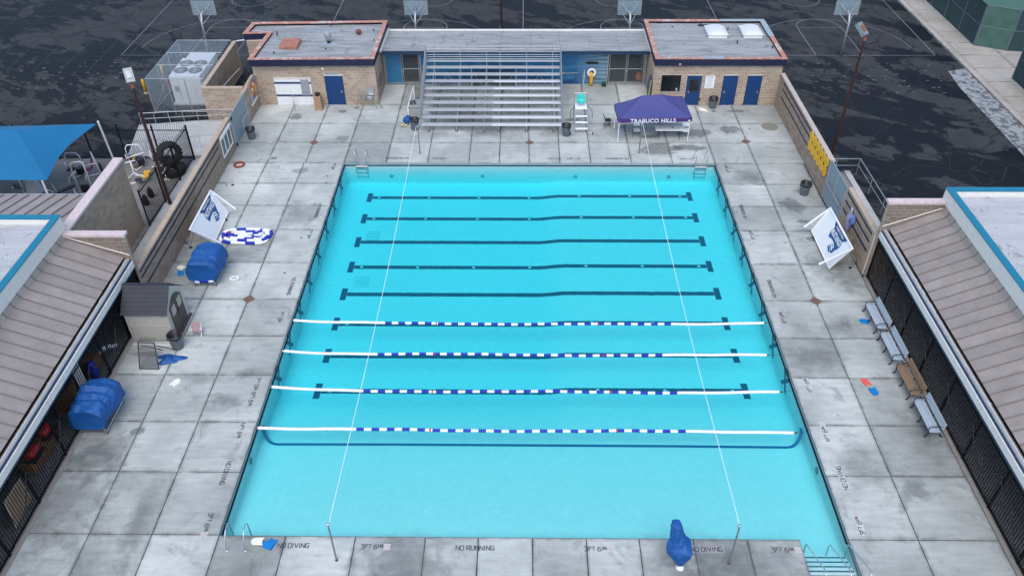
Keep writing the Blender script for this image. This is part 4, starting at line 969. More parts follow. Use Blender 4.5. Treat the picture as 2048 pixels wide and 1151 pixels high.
# ------------------------------------------------------------------ side buildings with standing seam roofs
def seam_roof(P, x0, z0, x1, z1, xk, zk, y0, y1, pw=.603):
    """panels from the eave (x0,z0) up to the bend (x1,z1) and kick (xk,zk), between y0..y1"""
    n = int(round((y1 - y0)/pw)); pw = (y1 - y0)/n; me = {}
    d = Vector((x1 - x0, 0, z1 - z0)).normalized(); nn = Vector((-d.z, 0, d.x)); nn = nn if nn.z > 0 else -nn
    d2 = Vector((xk - x1, 0, zk - z1)).normalized(); n2 = Vector((-d2.z, 0, d2.x)); n2 = n2 if n2.z > 0 else -n2
    A, C, K = Vector((x0, 0, z0)), Vector((x1, 0, z1)), Vector((xk, 0, zk)); base = offs(P)
    def pan(w_):
        mb = MB()
        ring = [A, C, K, K - Vector((0, 0, .05)), C - nn*.05, A - nn*.05]
        vs_ = [(p.x, y, p.z) for y in (0, w_ - .004) for p in ring]
        mb.add(vs_, [(0, 6, 7, 1), (1, 7, 8, 2), (0, 5, 11, 6), (5, 4, 10, 11), (0, 1, 4, 5), (1, 2, 3, 4), (6, 11, 10, 7), (7, 10, 9, 8)]); return mb.mesh('roof_panel', SEAM)
    def rib():
        mb = MB(); w_ = .016
        for (p, q, nr_2) in ((A, C, nn), (C, K, n2)):
            mb.add([(p.x, -w_, p.z), (q.x, -w_, q.z), (q.x, w_, q.z), (p.x, w_, p.z), *[(t.x + nr_2.x*.045, s_, t.z + nr_2.z*.045) for t, s_ in ((p, -w_), (q, -w_), (q, w_), (p, w_))]], [(4, 5, 6, 7), (0, 1, 5, 4), (1, 2, 6, 5), (2, 3, 7, 6), (3, 0, 4, 7)])
        return mb.mesh('seam_rib', SEAMD)
    pm, rm = pan(pw), rib()
    for i in range(n):
        o = link('roof_panel', pm, P, Vector((0, y0 + i*pw, 0)) - base); link('seam_rib', rm, o, (0, 0, .002))
    link('seam_rib', rm, P, Vector((0, y1, .002)) - base)

def side_building(sg, xf, xe, xw, yend, label, near=-6.0):
    """sg=+1 right, -1 left; xf fence line, xw parapet face; yend far end"""
    P = thing('side_building', label, 'building', (xw, (near + yend)/2, 0)); S = lambda v: sg*v
    ax = abs(xf)
    def bx(name, m, a, b, y0, y1, z0, z1, par=P): return B(name, m, par, sg*a, sg*b, y0, y1, z0, z1)
    w = abs(xw)
    seam_roof(P, sg*(ax + .36), 2.98, sg*(w - .12), 4.02, sg*(w + .06), 4.34, near, yend)
    bx('fascia', OFFW, ax, ax + .05, near, yend, 2.46, 2.78); 
    for y in range(int(near) + 2, int(yend), 4): bx('fascia_joint', GUTTERM, ax - .003, ax + .0, y, y + .012, 2.46, 2.78)
    bx('fascia_trim', NAVYT, ax - .012, ax + .04, near, yend, 2.38, 2.455); bx('drip_edge', NAVYT, ax + .052, ax + .10, near, yend, 2.70, 2.84)
    bx('gutter', GUTTERM, ax + .102, ax + .22, near, yend, 2.74, 2.90); bx('gutter_bed', GUTTER, ax + .222, ax + .34, near, yend, 2.74, 2.87); bx('gutter_lip', OFFW, ax + .205, ax + .228, near, yend, 2.90, 2.93)
    for i in range(40):
        y = random.uniform(near, yend); bx('gutter_leaf', PIPEC if random.random() < .25 else GUTTER, ax + .24, ax + .31, y, y + random.uniform(.05, .4), 2.872, 2.885 + random.uniform(0, .02))
    # parapet: white band, blue cap, flat roof
    bx('parapet_band', OFFW, w, w + .25, near, yend + .42, 4.30, 5.0); bx('parapet_joint', GUTTERM, w - .003, w, 6.0, 6.015, 4.30, 4.99)
    bx('parapet_band', OFFW, w + .25, w + 16, yend + .17, yend + .42, 4.30, 5.0)
    bx('parapet_cap', CAPB, w - .02, w + .30, near, yend + .12, 5.002, 5.05); bx('parapet_cap', CAPB, w - .02, w + 16, yend + .122, yend + .46, 5.002, 5.052)
    bx('parapet_inside', OFFW, w + .251, w + .28, near, yend + .16, 4.72, 4.99); bx('parapet_inside', OFFW, w + .29, w + 16, yend + .13, yend + .165, 4.72, 4.99)
    bx('flat_roof', FROOF2, w + .26, w + 16, near, yend + .15, 4.5, 4.72)
    # dark covered passage behind the fence
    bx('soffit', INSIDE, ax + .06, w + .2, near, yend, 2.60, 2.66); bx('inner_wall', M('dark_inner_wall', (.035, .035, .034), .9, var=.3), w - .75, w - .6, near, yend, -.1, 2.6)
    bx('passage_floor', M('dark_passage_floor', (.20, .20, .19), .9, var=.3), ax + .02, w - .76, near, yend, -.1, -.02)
    return P
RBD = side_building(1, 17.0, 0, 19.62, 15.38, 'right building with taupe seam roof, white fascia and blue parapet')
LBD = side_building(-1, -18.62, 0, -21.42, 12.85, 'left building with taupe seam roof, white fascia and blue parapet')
# north slope of the left building
base = offs(LBD); pm = None
for i in range(20):
    x1 = -21.75 - i*.66; x0 = x1 - .655
    mb = MB().slabpoly([(x0, 13.3, 4.25), (x1, 13.3, 4.25), (x1, 17.85, 3.18), (x0, 17.85, 3.18)], .05)
    o = mb.build('roof_panel', SEAM, LBD); q = MB(); q.add([(x1 - .018, 13.3, 4.25), (x1 + .018, 13.3, 4.25), (x1 + .018, 17.85, 3.18), (x1 - .018, 17.85, 3.18), (x1 - .018, 13.3, 4.30), (x1 + .018, 13.3, 4.30), (x1 + .018, 17.85, 3.23), (x1 - .018, 17.85, 3.23)], [(4, 5, 6, 7), (0, 1, 5, 4), (1, 2, 6, 5), (2, 3, 7, 6), (3, 0, 4, 7)]); q.build('seam_rib', SEAMD, o)
B('north_eave', GUTTERM, LBD, -36, -21.75, 17.86, 17.95, 3.02, 3.2); B('north_wall', INSIDE, LBD, -36, -21.9, 16.6, 16.8, -.1, 3.2)
# wing walls
def wing(label, x0, x1, y, h, nm):
    P = thing('wing_wall', label, 'wall', ((x0 + x1)/2, y, 0)); B('wall_body', MORTARD, P, x0, x1, y, y + .2, -.1, h)
    block_wall(P, (x0, y, 0), (1, 0, 0), (0, -1, 0), x1 - x0, h, BLOCKD, cap=160); B('cap', COPINGP, P, x0 - .06, x1 + .06, y - .06, y + .30, h + .002, h + .16, .012); return P
RWG = wing('tall block wing wall with pink cap at the right building end', 16.98, 19.58, 15.40, 4.36, 'r')
block_wall(RWG, (16.98, 15.6, 0), (0, -1, 0), (-1, 0, 0), .2, 4.36, BLOCKG, cap=30)
MB().cyl((17.0, 15.36, 3.12), (19.55, 15.36, 4.16), .025, 6).build('roof_flashing', OFFW, RWG)
LWG = wing('tall block wing wall with pink cap behind the storage shed', -21.40, -18.62, 12.88, 4.12, 'l')
block_wall(LWG, (-18.62, 12.88, 0), (0, 1, 0), (1, 0, 0), .2, 4.12, BLOCKG, cap=30)
MB().cyl((-18.65, 12.84, 3.12), (-21.4, 12.84, 4.16), .025, 6).build('roof_flashing', OFFW, LWG)
TW_ = thing('tall_block_wall', 'tall block wall with long pink cap screening the gym yard', 'wall', (-21.55, 16.4, 0))
B('wall_body', MORTARD, TW_, -21.72, -21.38, 13.09, 19.75, -.1, 4.12); block_wall(TW_, (-21.38, 13.09, 0), (0, 1, 0), (1, 0, 0), 6.66, 4.12, BLOCKG, cap=290); block_wall(TW_, (-21.72, 19.75, 0), (1, 0, 0), (0, 1, 0), .34, 4.12, BLOCKG, cap=20)
y = 13.0
while y < 19.7: B('cap', COPINGP, TW_, -21.80, -21.30, y + .004, min(y + 1.36, 19.82) - .004, 4.122, 4.26, .012); y += 1.36

# iron fences ----------------------------------------------------------
PK = {}
def iron_fence(label, p0, p1, h, sp=.135, posts=2.4, curve=0.0, z0=.0, rails=(.14, None), kerbm=None):
    p0, p1 = Vector((*p0, 0)), Vector((*p1, 0)); d = (p1 - p0); L = d.length; d.normalize(); q = Vector((-d.y, d.x, 0)); ang = math.atan2(d.y, d.x)
    P = thing('iron_fence', label, 'fence', p0, group='black iron picket fences'); n = int(L/sp)
    key = (h, curve)
    if key not in PK:
        mb = MB()
        if not curve: mb.box(-.010, .010, -.010, .010, .06, h)
        else: mb.tube([(0, 0, .06), (0, 0, h - .4), (0, .05*curve, h - .22), (0, .16*curve, h - .05), (0, .24*curve, h)], .011, 4)
        PK[key] = mb.mesh('picket', BLACKI)
    for i in range(n): link('picket', PK[key], P, d*(i + .5)*sp, (0, 0, ang))
    for z in (.14, h - (.45 if curve else .25)): MB().obox(d*L/2 + Vector((0, 0, z)), d, q, (0, 0, 1), L/2, .022, .02).build('rail', BLACKI, P, local=True)
    k = int(L/posts) + 1
    for i in range(k + 1): MB().obox(d*min(i*L/k, L) + Vector((0, 0, h/2 - .05)), d, q, (0, 0, 1), .035, .035, h/2 - .02).build('post', BLACKI, P, local=True)
    return P
FR = iron_fence('black iron picket fence under the right eave behind the benches', (17.06, -5.5), (17.06, 15.3), 2.42)
FL = iron_fence('black iron picket fence under the left eave below the white fascia', (-18.68, -5.5), (-18.68, 12.8), 2.42)
FG1 = iron_fence('black curved top picket fence along the far side of the gym yard', (-33.5, 26.95), (-20.85, 26.95), 2.45, curve=1)
FG2 = iron_fence('black curved top picket fence beside the giant tyres and side path', (-21.05, 19.7), (-20.85, 26.85), 2.4, curve=0)
for sx, nm, y1 in ((1, 'right_fence_kerb', 15.3), (-1, 'left_fence_kerb', 12.8)):
    x0 = 16.865 if sx > 0 else -18.63; struct(B(nm, M('tan_kerb', (.30, .27, .235), .9, var=.15), None, x0, x0 + (.17 if sx > 0 else .16), -6, y1, -.05, .045))
def swag(label, x, ys, zlow, zhi, m=BLACKP):
    o = thing('draped_cable', label, 'cable', (x, ys[0], 0), group='cables draped along the iron fences'); pts = []
    for a, b in zip(ys[:-1], ys[1:]):
        for i in range(10): t = i/10; pts.append((x + .03*math.sin(7*t), a + (b - a)*t, zhi - (zhi - zlow)*math.sin(math.pi*t)))
    MB().tube(pts, .022, 6).build('cable', m, o, True)
swag('black cable looped low along the right iron fence', 16.99, [15.0, 12.5, 10.1, 7.7, 5.3, 2.9, .5, -1.9, -4.3], .35, 1.55); swag('second black cable hanging across the right iron fence', 16.985, [14.0, 11.4, 8.9, 6.4, 4.0, 1.6, -.8, -3.2], .8, 1.85)
swag('dark cable looped along the left iron fence', -18.6, [12.3, 9.8, 7.0, 4.2, 1.4, -1.4, -4.2], .5, 1.75)

# ------------------------------------------------------------------ bleachers
BL = thing('bleacher', 'ten row aluminium bleacher with railings facing the pool', 'bleacher', (-2.4, 30.6, 0))
BX0, BX1, NR = -7.05, 2.13, 10
def row(i): return 30.55 + .62*i, .40 + .218*i
xm = -2.42
for i in range(NR):
    y, z = row(i)
    for (a, b, m_) in ((BX0, xm, ALU), (xm, BX1, ALUW if i < 7 else ALU)):
        B('seat_plank', m_, BL, a + .004, b - .004, y, y + .25, z, z + .045, .006)
        if i: B('foot_plank', ALU, BL, a + .004, b - .004, y - .20, y - .02, z - .30, z - .26, .006)
    for sx in (BX0 - .02, BX1): B('end_cap', GALV, BL, sx, sx + .02, y - .005, y + .255, z - .004, z + .05)
FX = [-6.55, -4.74, -2.92, -1.98, -.15, 1.63]
for x in FX:
    fr = MB()
    (ya, za), (yb, zb) = row(0), row(9)
    fr.box(x - .03, x + .03, ya + .0, yb + .5, .02, .08)
    for i in range(NR):
        y, z = row(i); fr.box(x - .025, x + .025, y + .10, y + .15, max(z - .46, .05), z)
        if i: fr.box(x - .025, x + .025, y - .26, y + .24, z - .31, z - .272)
        if i in (3, 6, 9): fr.box(x - .025, x + .025, y + .10, y + .15, .08, z - .3)
    fr.tube([(x, ya + .1, .08), (x, row(9)[0], row(9)[1] - .35)], .025, 6); fr.build('frame', GALV, BL)
    B('foot_plate', M('wood_sill', (.10, .08, .06), .9), BL, x - .09, x + .09, ya - .02, ya + .22, 0, .03)
for (a, b) in zip(FX[:-1], FX[1:]):
    mb = MB()
    if b - a > 1.2:
        for y in (32.6, 34.5, 36.1): mb.tube([(a, y, .15), ((a+b)/2, y, .15 + (y - 30.55)*.24)], .018, 6).tube([(b, y, .15), ((a+b)/2, y, .15 + (y - 30.55)*.24)], .018, 6)
        mb.build('cross_brace', GALV, BL)
# rear and side guard rails
yb = 36.45
for x in FX + [BX0 - .06, BX1 + .06]: MB().cyl((x, yb, 1.4), (x, yb, 3.35), .024, 6).build('rail_post', GALV, BL)
for z in (2.45, 2.6, 2.75, 2.95, 3.15, 3.35): MB().cyl((BX0 - .06, yb, z), (BX1 + .06, yb, z), .018, 6).build('guard_rail', GALV, BL)
for x in (BX0 - .06, BX1 + .06):
    for k in range(6):
        o_ = .15 + .18*k; MB().cyl((x, 31.3, .55 + o_ - .1), (x, yb, 2.35 + o_), .016, 6).build('guard_rail', GALV, BL)
    for i in range(1, 10, 1): y, z = row(i); MB().cyl((x, y + .12, max(z - .4, .0) if i > 1 else 0), (x, y + .12, z + .98 + .02*i), .02, 6).build('rail_post', GALV, BL)
    mb = MB(); mb.slabpoly([(x, 31.3, .45), (x, yb, 2.25), (x, yb, 3.3), (x, 31.3, 1.35)], .003); mb.build('guard_mesh', CHAIN, BL)

# ------------------------------------------------------------------ canopy, furniture
CP = thing('pop_up_canopy', 'purple pop-up canopy tent with white lettering at the far pool end', 'canopy', (7.9, 30.3, 0))
cFL, cFR, cBR, cBL = Vector((5.58, 28.95, 1.78)), Vector((10.2, 29.12, 1.78)), Vector((10.05, 32.0, 1.80)), Vector((5.5, 30.95, 1.78))
r1, r2 = Vector((7.12, 30.62, 2.50)), Vector((8.42, 30.85, 2.50))
def sheet(corners, n=10, sag=.10, seed=0):
    a, b, c, d = corners; mb = MB()
    def fn(u, v):
        p = (a*(1-u) + b*u)*(1-v) + (d*(1-u) + c*u)*v
        z = -sag*math.sin(math.pi*v)*(.6 + .4*math.sin(math.pi*u)) + .012*math.sin(9*u + 5*v + seed)*math.sin(math.pi*v)
        return (p.x, p.y, p.z + z)
    return mb.grid(fn, n, n)
for nm, cs in (('front', (cFL, cFR, r2, r1)), ('right', (cFR, cBR, r2, r2)), ('back', (cBR, cBL, r1, r2)), ('left', (cBL, cFL, r1, r1))): sheet(cs, 12, .10, hash(nm) % 7 if False else len(nm)).build('roof_panel', PURPLE, CP, True)
for a, b in ((cFL, cFR), (cFR, cBR), (cBR, cBL), (cBL, cFL)):
    mb = MB(); out = Vector((b.y - a.y, -(b.x - a.x), 0)).normalized()*.01
    mb.grid(lambda u, v, a=a, b=b, out=out: tuple(a*(1-u) + b*u + out + Vector((0, 0, -.27*v + .012*math.sin(u*22)*v)) + out*1.2*math.sin(u*17)*v), 20, 3); mb.build('valance', PURPLED, CP, True)
for a, b in ((cFL, r1), (cFR, r2), (cBR, r2), (cBL, r1), (r1, r2)):
    MB().tube([tuple(a*(1-t) + b*t + Vector((0, 0, (-.10*math.sin(math.pi*t)*.6 + .006) if a is not r1 else .006))) for t in [i/8 for i in range(9)]], .012, 5).build('roof_seam', M('dark_seam', (.035, .035, .17), .7), CP)
me = text_mesh('TRABUCO HILLS', .37, .004, .006, 1.06); me.materials.append(WHITEP); link('lettering', me, CP, Vector((7.75, 28.915, 1.645)) - CP.location, frame_rot((1, .037, 0), (0, 0, 1)))
me = text_mesh('TRABUCO HILLS', .18, .004, .004); me.materials.append(WHITEP); link('side_lettering', me, CP, Vector((5.46, 29.95, 1.645)) - CP.location, frame_rot((.04, -1, 0), (0, 0, 1)))
B('maker_patch', WHITEP, CP, 9.98, 10.1, 29.07, 29.085, 1.55, 1.63)
for (x, y) in ((5.66, 29.05), (10.12, 29.2), (5.60, 30.9), (9.95, 31.9)):
    MB().box(x - .02, x + .02, y - .02, y + .02, .01, 1.72).build('leg', WHITEP, CP); B('foot', GREYP, CP, x - .05, x + .05, y - .05, y + .05, 0, .012)
for (p, q) in (((5.66, 29.05), (10.12, 29.2)), ((5.60, 30.9), (9.95, 31.9)), ((5.66, 29.05), (5.60, 30.9)), ((10.12, 29.2), (9.95, 31.9))):
    MB().tube([(*p, 1.65), (*q, 1.35)], .012, 5).tube([(*p, 1.35), (*q, 1.65)], .012, 5).build('truss', WHITEP, CP)

def folding_chair(x, y, rz, label, seatm, framem):
    P = thing('folding_chair', label, 'chair', (x, y, 0), R(rz), 'folding chairs at the canopy')
    B('seat', seatm, P, -.21, .21, -.2, .2, .43, .46, .008, True); mb = MB(); mb.grid(lambda u, v: (-.21 + .42*u, .22 + .03*math.sin(math.pi*u) + .05*v, .62 + .20*v), 8, 3); mb.grid(lambda u, v: (-.21 + .42*(1-u), .24 + .03*math.sin(math.pi*u) + .05*v, .62 + .20*v), 8, 3); mb.build('backrest', seatm, P, True, local=True)
    for s in (-1, 1):
        MB().tube([(s*.23, .30, .83), (s*.23, .17, .45), (s*.23, -.24, .01)], .013, 6).build('leg', framem, P, local=True); MB().tube([(s*.20, -.12, .44), (s*.20, .27, .01)], .013, 6).build('leg', framem, P, local=True)
    MB().cyl((-.23, -.14, .13), (.23, -.14, .13), .01, 5).cyl((-.2, .2, .1), (.2, .2, .1), .01, 5).build('stretcher', framem, P, local=True)
folding_chair(5.2, 31.35, 95, 'black folding chair standing alone left of the purple canopy', BLACKP, BLACKP); folding_chair(6.15, 31.2, 170, 'folding chair half under the left of the purple canopy', GREYP, BLACKP)
folding_chair(6.95, 30.0, 0, 'white folding chair facing the pool beneath the canopy lettering', WHITEP, BLACKP); folding_chair(10.1, 29.95, 0, 'white folding chair at the right end of the white table', WHITEP, GREYP)
TB_ = thing('folding_table', 'long white folding table under the purple canopy', 'table', (9.0, 29.8, 0)); B('table_top', WHITEP, TB_, 8.08, 9.92, 29.4, 30.15, .69, .73, .01)
for x in (8.35, 9.65): MB().tube([(x, 29.5, 0), (x, 29.5, .68), (x, 30.05, .68), (x, 30.05, 0)], .015, 6).cyl((x, 29.5, .3), (x, 30.05, .3), .012, 5).build('leg_frame', BLACKP, TB_)
ph = thing('phone', 'small dark phone lying on the white folding table', 'phone', (9.2, 29.75, .73)); B('body', BLACKP, ph, 9.16, 9.24, 29.72, 29.86, .7305, .742, .002)
fb = thing('white_towel', 'white towel on the deck beside the bin by the doors', 'towel', (11.9, 33.8, 0)); mb = MB(); mb.grid(lambda u, v: (11.65 + .5*u + .03*math.sin(7*v), 33.6 + .5*v - .25*u, .06*math.sin(math.pi*u)*math.sin(math.pi*v) + .012*math.sin(14*u)*math.sin(math.pi*v) + .006), 10, 10); mb.build('cloth', KWHITE, fb, True)

def trash_can(x, y, label, s=1.0, m=GREYP, tilt=0):
    P = thing('trash_can', label, 'trash can', (x, y, 0), random.uniform(0, 3), 'grey round trash cans on the deck')
    MB().lathe([(.225*s, 0), (.235*s, .02), (.275*s, .62*s), (.285*s, .70*s), (.27*s, .70*s), (.255*s, .60*s), (.2*s, .05)], (0, 0, 0), 24, cap=False).build('body', m, P, True, True)
    rim = MB(); rim.lathe([(.285*s, .69*s), (.305*s, .70*s), (.305*s, .74*s), (.27*s, .75*s)], (0, 0, 0), 24, cap=False); rim.build('rim', m, P, True, True)
    ln = MB(); n = 26; pr = []
    vs_ = []
    for k, (r, z) in enumerate([(.318, .62), (.312, .70), (.300, .765), (.262, .755), (.235, .55), (.0, .42)]):
        for j in range(n):
            t = 2*math.pi*j/n; w_ = 1 + .03*math.sin(5*t + k) + .02*math.sin(11*t); zz2 = z + (.03*math.sin(3*t + 1) if k == 0 else 0); vs_.append((r*s*w_*math.cos(t), r*s*w_*math.sin(t), zz2*s))
    ln.add(vs_, [(i*n + j, i*n + (j+1) % n, (i+1)*n + (j+1) % n, (i+1)*n + j) for i in range(5) for j in range(n)]); ln.build('liner', BLACKP, P, True, True)
    for a in (0, math.pi): MB().box(-.03, .03, -.06, .06, .48*s, .53*s).build('handle', m, P, local=True).location = (.29*s*math.cos(a), 0, 0)
    return P
trash_can(-17.95, 29.6, 'grey trash can beside the slatted gate in the left wall'); trash_can(-7.5, 30.85, 'grey trash can at the left front corner of the bleacher', 1.03); trash_can(2.42, 30.1, 'grey trash can between the bleacher and the lifeguard chair', 1.02)
trash_can(12.6, 34.0, 'grey trash can against the guard building between blue doors'); trash_can(15.95, 23.1, 'grey trash can standing before the yellow discs and right gate', 1.04); trash_can(-16.25, 9.95, 'dark grey trash can in front of the storage shed doors', 1.08)

LGC = thing('lifeguard_chair', 'white stepped lifeguard stand with teal bucket seat', 'lifeguard chair', (3.42, 31, 0))
for x in (3.0, 3.84):
    MB().tube([(x, 30.2, .08), (x, 31.55, 1.15), (x, 32.35, 1.15)], .028, 8).build('side_rail', STEEL, LGC); MB().tube([(x, 32.35, 1.15), (x, 32.6, .05)], .028, 8).build('rear_leg', STEEL, LGC); MB().tube([(x, 31.55, 1.15), (x, 31.4, .05)], .022, 8).build('front_leg', STEEL, LGC)
    MB().tube([(x, 32.35, 1.15), (x, 32.3, 1.9), ], .022, 8).build('back_post', STEEL, LGC)
    s = -1 if x < 3.4 else 1; MB().tube([(x, 31.6, 1.35), (x + s*.28, 31.2, 1.15), (x + s*.30, 31.0, .75)], .018, 6).build('hand_rail', BLACKP, LGC); 
    MB().cyl((x - .0, 30.2, .09), (x + s*.28, 30.2, .09), .02, 6).build('axle', STEEL, LGC); MB().lathe([(.085, -.025), (.085, .025)], (x + s*.30, 30.2, .085), 14, 'X').build('wheel', RUBBER, LGC)
for k in range(3): y, z = 30.42 + .34*k, .27 + .27*k; B('step', WHITEP, LGC, 3.03, 3.81, y - .06, y + .12, z, z + .035)
B('platform', WHITEP, LGC, 3.03, 3.81, 31.5, 32.25, 1.13, 1.18, .008)
st = MB(); prof = [(-.02, 1.42), (.02, 1.40), (.16, 1.40), (.30, 1.45), (.37, 1.62), (.42, 1.85)]
def sfn(u, v): 
    k = v*(len(prof) - 1); i = min(int(k), len(prof) - 2); t = k - i; yy = prof[i][0]*(1-t) + prof[i+1][0]*t; z = prof[i][1]*(1-t) + prof[i+1][1]*t; w_ = .27*(1 - .35*max(0, v - .75)*4*.5)
    return (3.42 + (2*u - 1)*w_, 31.82 + yy - .05*(2*u-1)**2*(v > .5), z + .09*abs(2*u - 1)**3*(1 - v))
st.grid(sfn, 12, 14); o = st.build('seat', TEAL, LGC, True); sm = o.modifiers.new('thick', 'SOLIDIFY'); sm.thickness = .02
MB().cyl((3.42, 31.95, 1.18), (3.42, 31.95, 1.40), .035).build('seat_post', STEEL, LGC); MB().cyl((3.0, 32.3, 1.9), (3.84, 32.3, 1.9), .02, 6).build('back_rail', STEEL, LGC)

# small goals behind / beside the bleacher
def polo_frame(label, pts, net, col=WHITEP, extra=(), loc=None):
    P = thing('polo_goal', label, 'goal', pts[0]); MB().tube(pts, .035, 8).build('post_frame', col, P)
    for e in extra: MB().tube(e, .02, 6).build('net_frame', GREYP, P)
    for n_ in net: MB().slabpoly(n_, .003).build('net', NETD, P)
    return P
polo_frame('white goal frame with dark net at the left side of the bleacher', [(-8.05, 32.2, .02), (-8.05, 32.2, .92), (-8.0, 35.3, .95), (-8.0, 35.3, .02)], [[(-8.0, 32.2, .9), (-7.2, 32.25, .9), (-7.0, 32.25, .05), (-8.0, 32.2, .05)], [(-7.95, 35.3, .92), (-7.2, 35.3, .9), (-7.2, 35.3, .05), (-7.95, 35.3, .05)]], extra=[[(-8.05, 32.2, .88), (-7.35, 32.25, .88), (-7.15, 32.25, .6), (-7.15, 32.25, .02)], [(-8.0, 35.3, .05), (-7.4, 35.3, .05)]])
polo_frame('white rectangular goal frame standing behind the bleacher rows', [(-4.06, 37.3, .02), (-4.06, 37.3, 1.55), (-.9, 37.3, 1.55), (-.9, 37.3, .02)], [[(-4.0, 37.28, .06), (-.95, 37.28, .06), (-.95, 37.28, 1.2), (-4.0, 37.28, 1.2)]], extra=[[(-4.0, 37.3, 1.35), (-.96, 37.3, 1.35)]])
bc = thing('blue_cloth_bundle', 'crumpled blue mesh bag beside the trash can by the bleacher', 'bag', (-8.1, 31.95, 0)); mb = MB(); mb.grid(lambda u, v: (-8.1 + .30*math.cos(2*math.pi*u)*math.sin(math.pi*v*.5)*(1 + .12*math.sin(9*u*6.28/2)), 31.95 + .26*math.sin(2*math.pi*u)*math.sin(math.pi*v*.5), .42*math.cos(math.pi*v*.5)*(1 + .1*math.sin(12*u)) + .01), 22, 8); mb.build('cloth', COVER, bc, True)
def fins(x, y, rz, label, m):
    P = thing('swim_fins', label, 'fins', (x, y, 0), R(rz), 'pairs of swim fins')
    for s in (-1, 1): 
        f = MB().prism([(s*.12 - .05, 0), (s*.12 + .05, 0), (s*.12 + .12, -.42), (s*.12 - .10, -.46)], .01, .03).build('fin_blade', m, P, local=True); MB().prism([(s*.12 - .035, -.05), (s*.12 + .035, -.05), (s*.12 + .085, -.40), (s*.12 - .065, -.43)], .031, .036).build('fin_stripe', M('pale_yellow_blade', (.72, .70, .30), .5) if m is BLACKP else NAVYT, f, local=True)
        MB().lathe([(.05, 0), (.06, .05), (.03, .09)], (s*.12, .06, .005), 10).build('foot_pocket', BLACKP, P, True, True)
fins(-8.15, 31.55, -35, 'yellow and black swim fins beside the left trash can', BLACKP); fins(-8.0, 34.55, 200, 'small navy swim fins inside the left goal frame', NAVYT)

# ------------------------------------------------------------------ lane ropes
def disc_seg(m, n=4, r=.072, L=.318):
    mb = MB(); p = L/n
    for i in range(n): mb.lathe([(.02, i*p + .002), (r*.93, i*p + .008), (r, i*p + p*.3), (r, i*p + p*.7), (r*.93, i*p + p - .008), (.02, i*p + p - .002)], (0, 0, 0), 10, 'X')
    return mb.mesh('float_section', m, True)
DS = {'w': disc_seg(WHITEF), 'b': disc_seg(BLUEF), 'r': disc_seg(REDF, 1, L=.08)}
for k, (xa, xb, ya, yb2, ym, sa, ea, lab) in enumerate([(-11.42, 11.13, 12.08, 12.05, 11.88, -6.97, 6.57, 'farthest blue and white lane rope, close beyond the middle of the pool'), (-11.48, 10.80, 9.95, 9.82, 9.76, -7.16, 6.29, 'second farthest blue and white lane rope in the pool'),
        (-11.46, 10.77, 7.62, 7.50, 7.44, -7.24, 6.24, 'third farthest blue and white lane rope, second from the shallow end'), (-11.42, 10.98, 5.31, 5.24, 5.23, -7.20, 6.36, 'nearest lane rope, floating beside the dark slope line')]):
    P = thing('lane_rope', lab, 'lane rope', (0, ym, -.2), group='lane ropes across the pool')
    def yy(x, xa=xa, xb=xb, ya=ya, yb2=yb2, ym=ym):
        t = (x - xa)/(xb - xa); l_ = math.exp(-((x - xa)/1.6)); return ym + (ya - ym)*l_ + (yb2 - ym)*max(0, (t - .7)/.3)**2 + .03*math.sin(x*.55 + ym) + .012*math.sin(x*2.1)
    x = xa; i = 0; L = .318
    while x + L <= xb + .05:
        mid = sa <= x + .1 <= ea; c_ = 'w'
        if mid: c_ = 'b' if int(round((x - sa)/L)) % 2 == 0 else 'w'
        a = math.atan2(yy(x + L) - yy(x), L); z = 0.02*(.5*math.sin(x*1.3 + k)) - (.0) 
        link('float_section', DS[c_], P, (x, yy(x) - ym, .01 + z*.3), (0, 0, a)); x += L
    for rx in (-4.55 + .1*k, 3.2 + .1*k): link('red_float', DS['r'], P, (rx, yy(rx) - ym, .012)).scale = (1, 1.08, 1.08)
    MB().cyl((x, yy(x), -.19), (PX - .02, yb2 + .03, -.17), .006, 5).build('cable', BLACKP, P); MB().cyl((x, yy(x), -.19), (x + .12, yy(x), -.19), .03, 6).build('tensioner', BLACKP, P); B('anchor_hook', BLACKP, P, -PX + .0, -PX + .05, ya - .03, ya + .03, -.22, -.12)
# coil of spare lane rope on the deck
CO = thing('lane_rope_coil', 'coiled spare blue and white lane rope lying on the left deck', 'lane rope', (-15.4, 18.6, 0))
rc = disc_seg(WHITEF, 4, .085, .26); rb = disc_seg(BLUEF, 4, .085, .26); rr3 = disc_seg(REDF, 1, .09, .08)
path = []
for lp_, (a, b) in enumerate([(1.30, .62), (1.12, .42), (.98, .22), (1.22, .52), (.9, .06)]):
    n = 64
    for i in range(n):
        t = 2*math.pi*i/n + (.4*lp_); ca, sa_ = math.cos(t), math.sin(t); px = a*(abs(ca)**.38)*(1 if ca > 0 else -1); py = b*(abs(sa_)**.55)*(1 if sa_ > 0 else -1)
        path.append(Vector((px + .06*math.sin(3*t + lp_), py + .05*math.sin(2*t), .09 + (.11 if lp_ == 3 else 0))))
acc = 0; last = path[0]; j = 0; cur = path[0]
for p in path[1:]:
    while (p - cur).length >= .262:
        d = (p - cur).normalized(); link('float_section', rb if j % 5 in (0, 1) else rc, CO, cur, (0, 0, math.atan2(d.y, d.x))); cur = cur + d*.262; j += 1
link('red_float', rr3, CO, (-.95, .22, .12), (0, 0, 1.2))
wr = thing('white_float_cap', 'single white round float beside the goal and rope coil', 'float', (-16.75, 18.0, 0)); MB().lathe([(.12, 0), (.13, .04), (.12, .08), (.04, .09)], (-16.95, 18.15, 0), 16).build('body', WHITEF, wr)

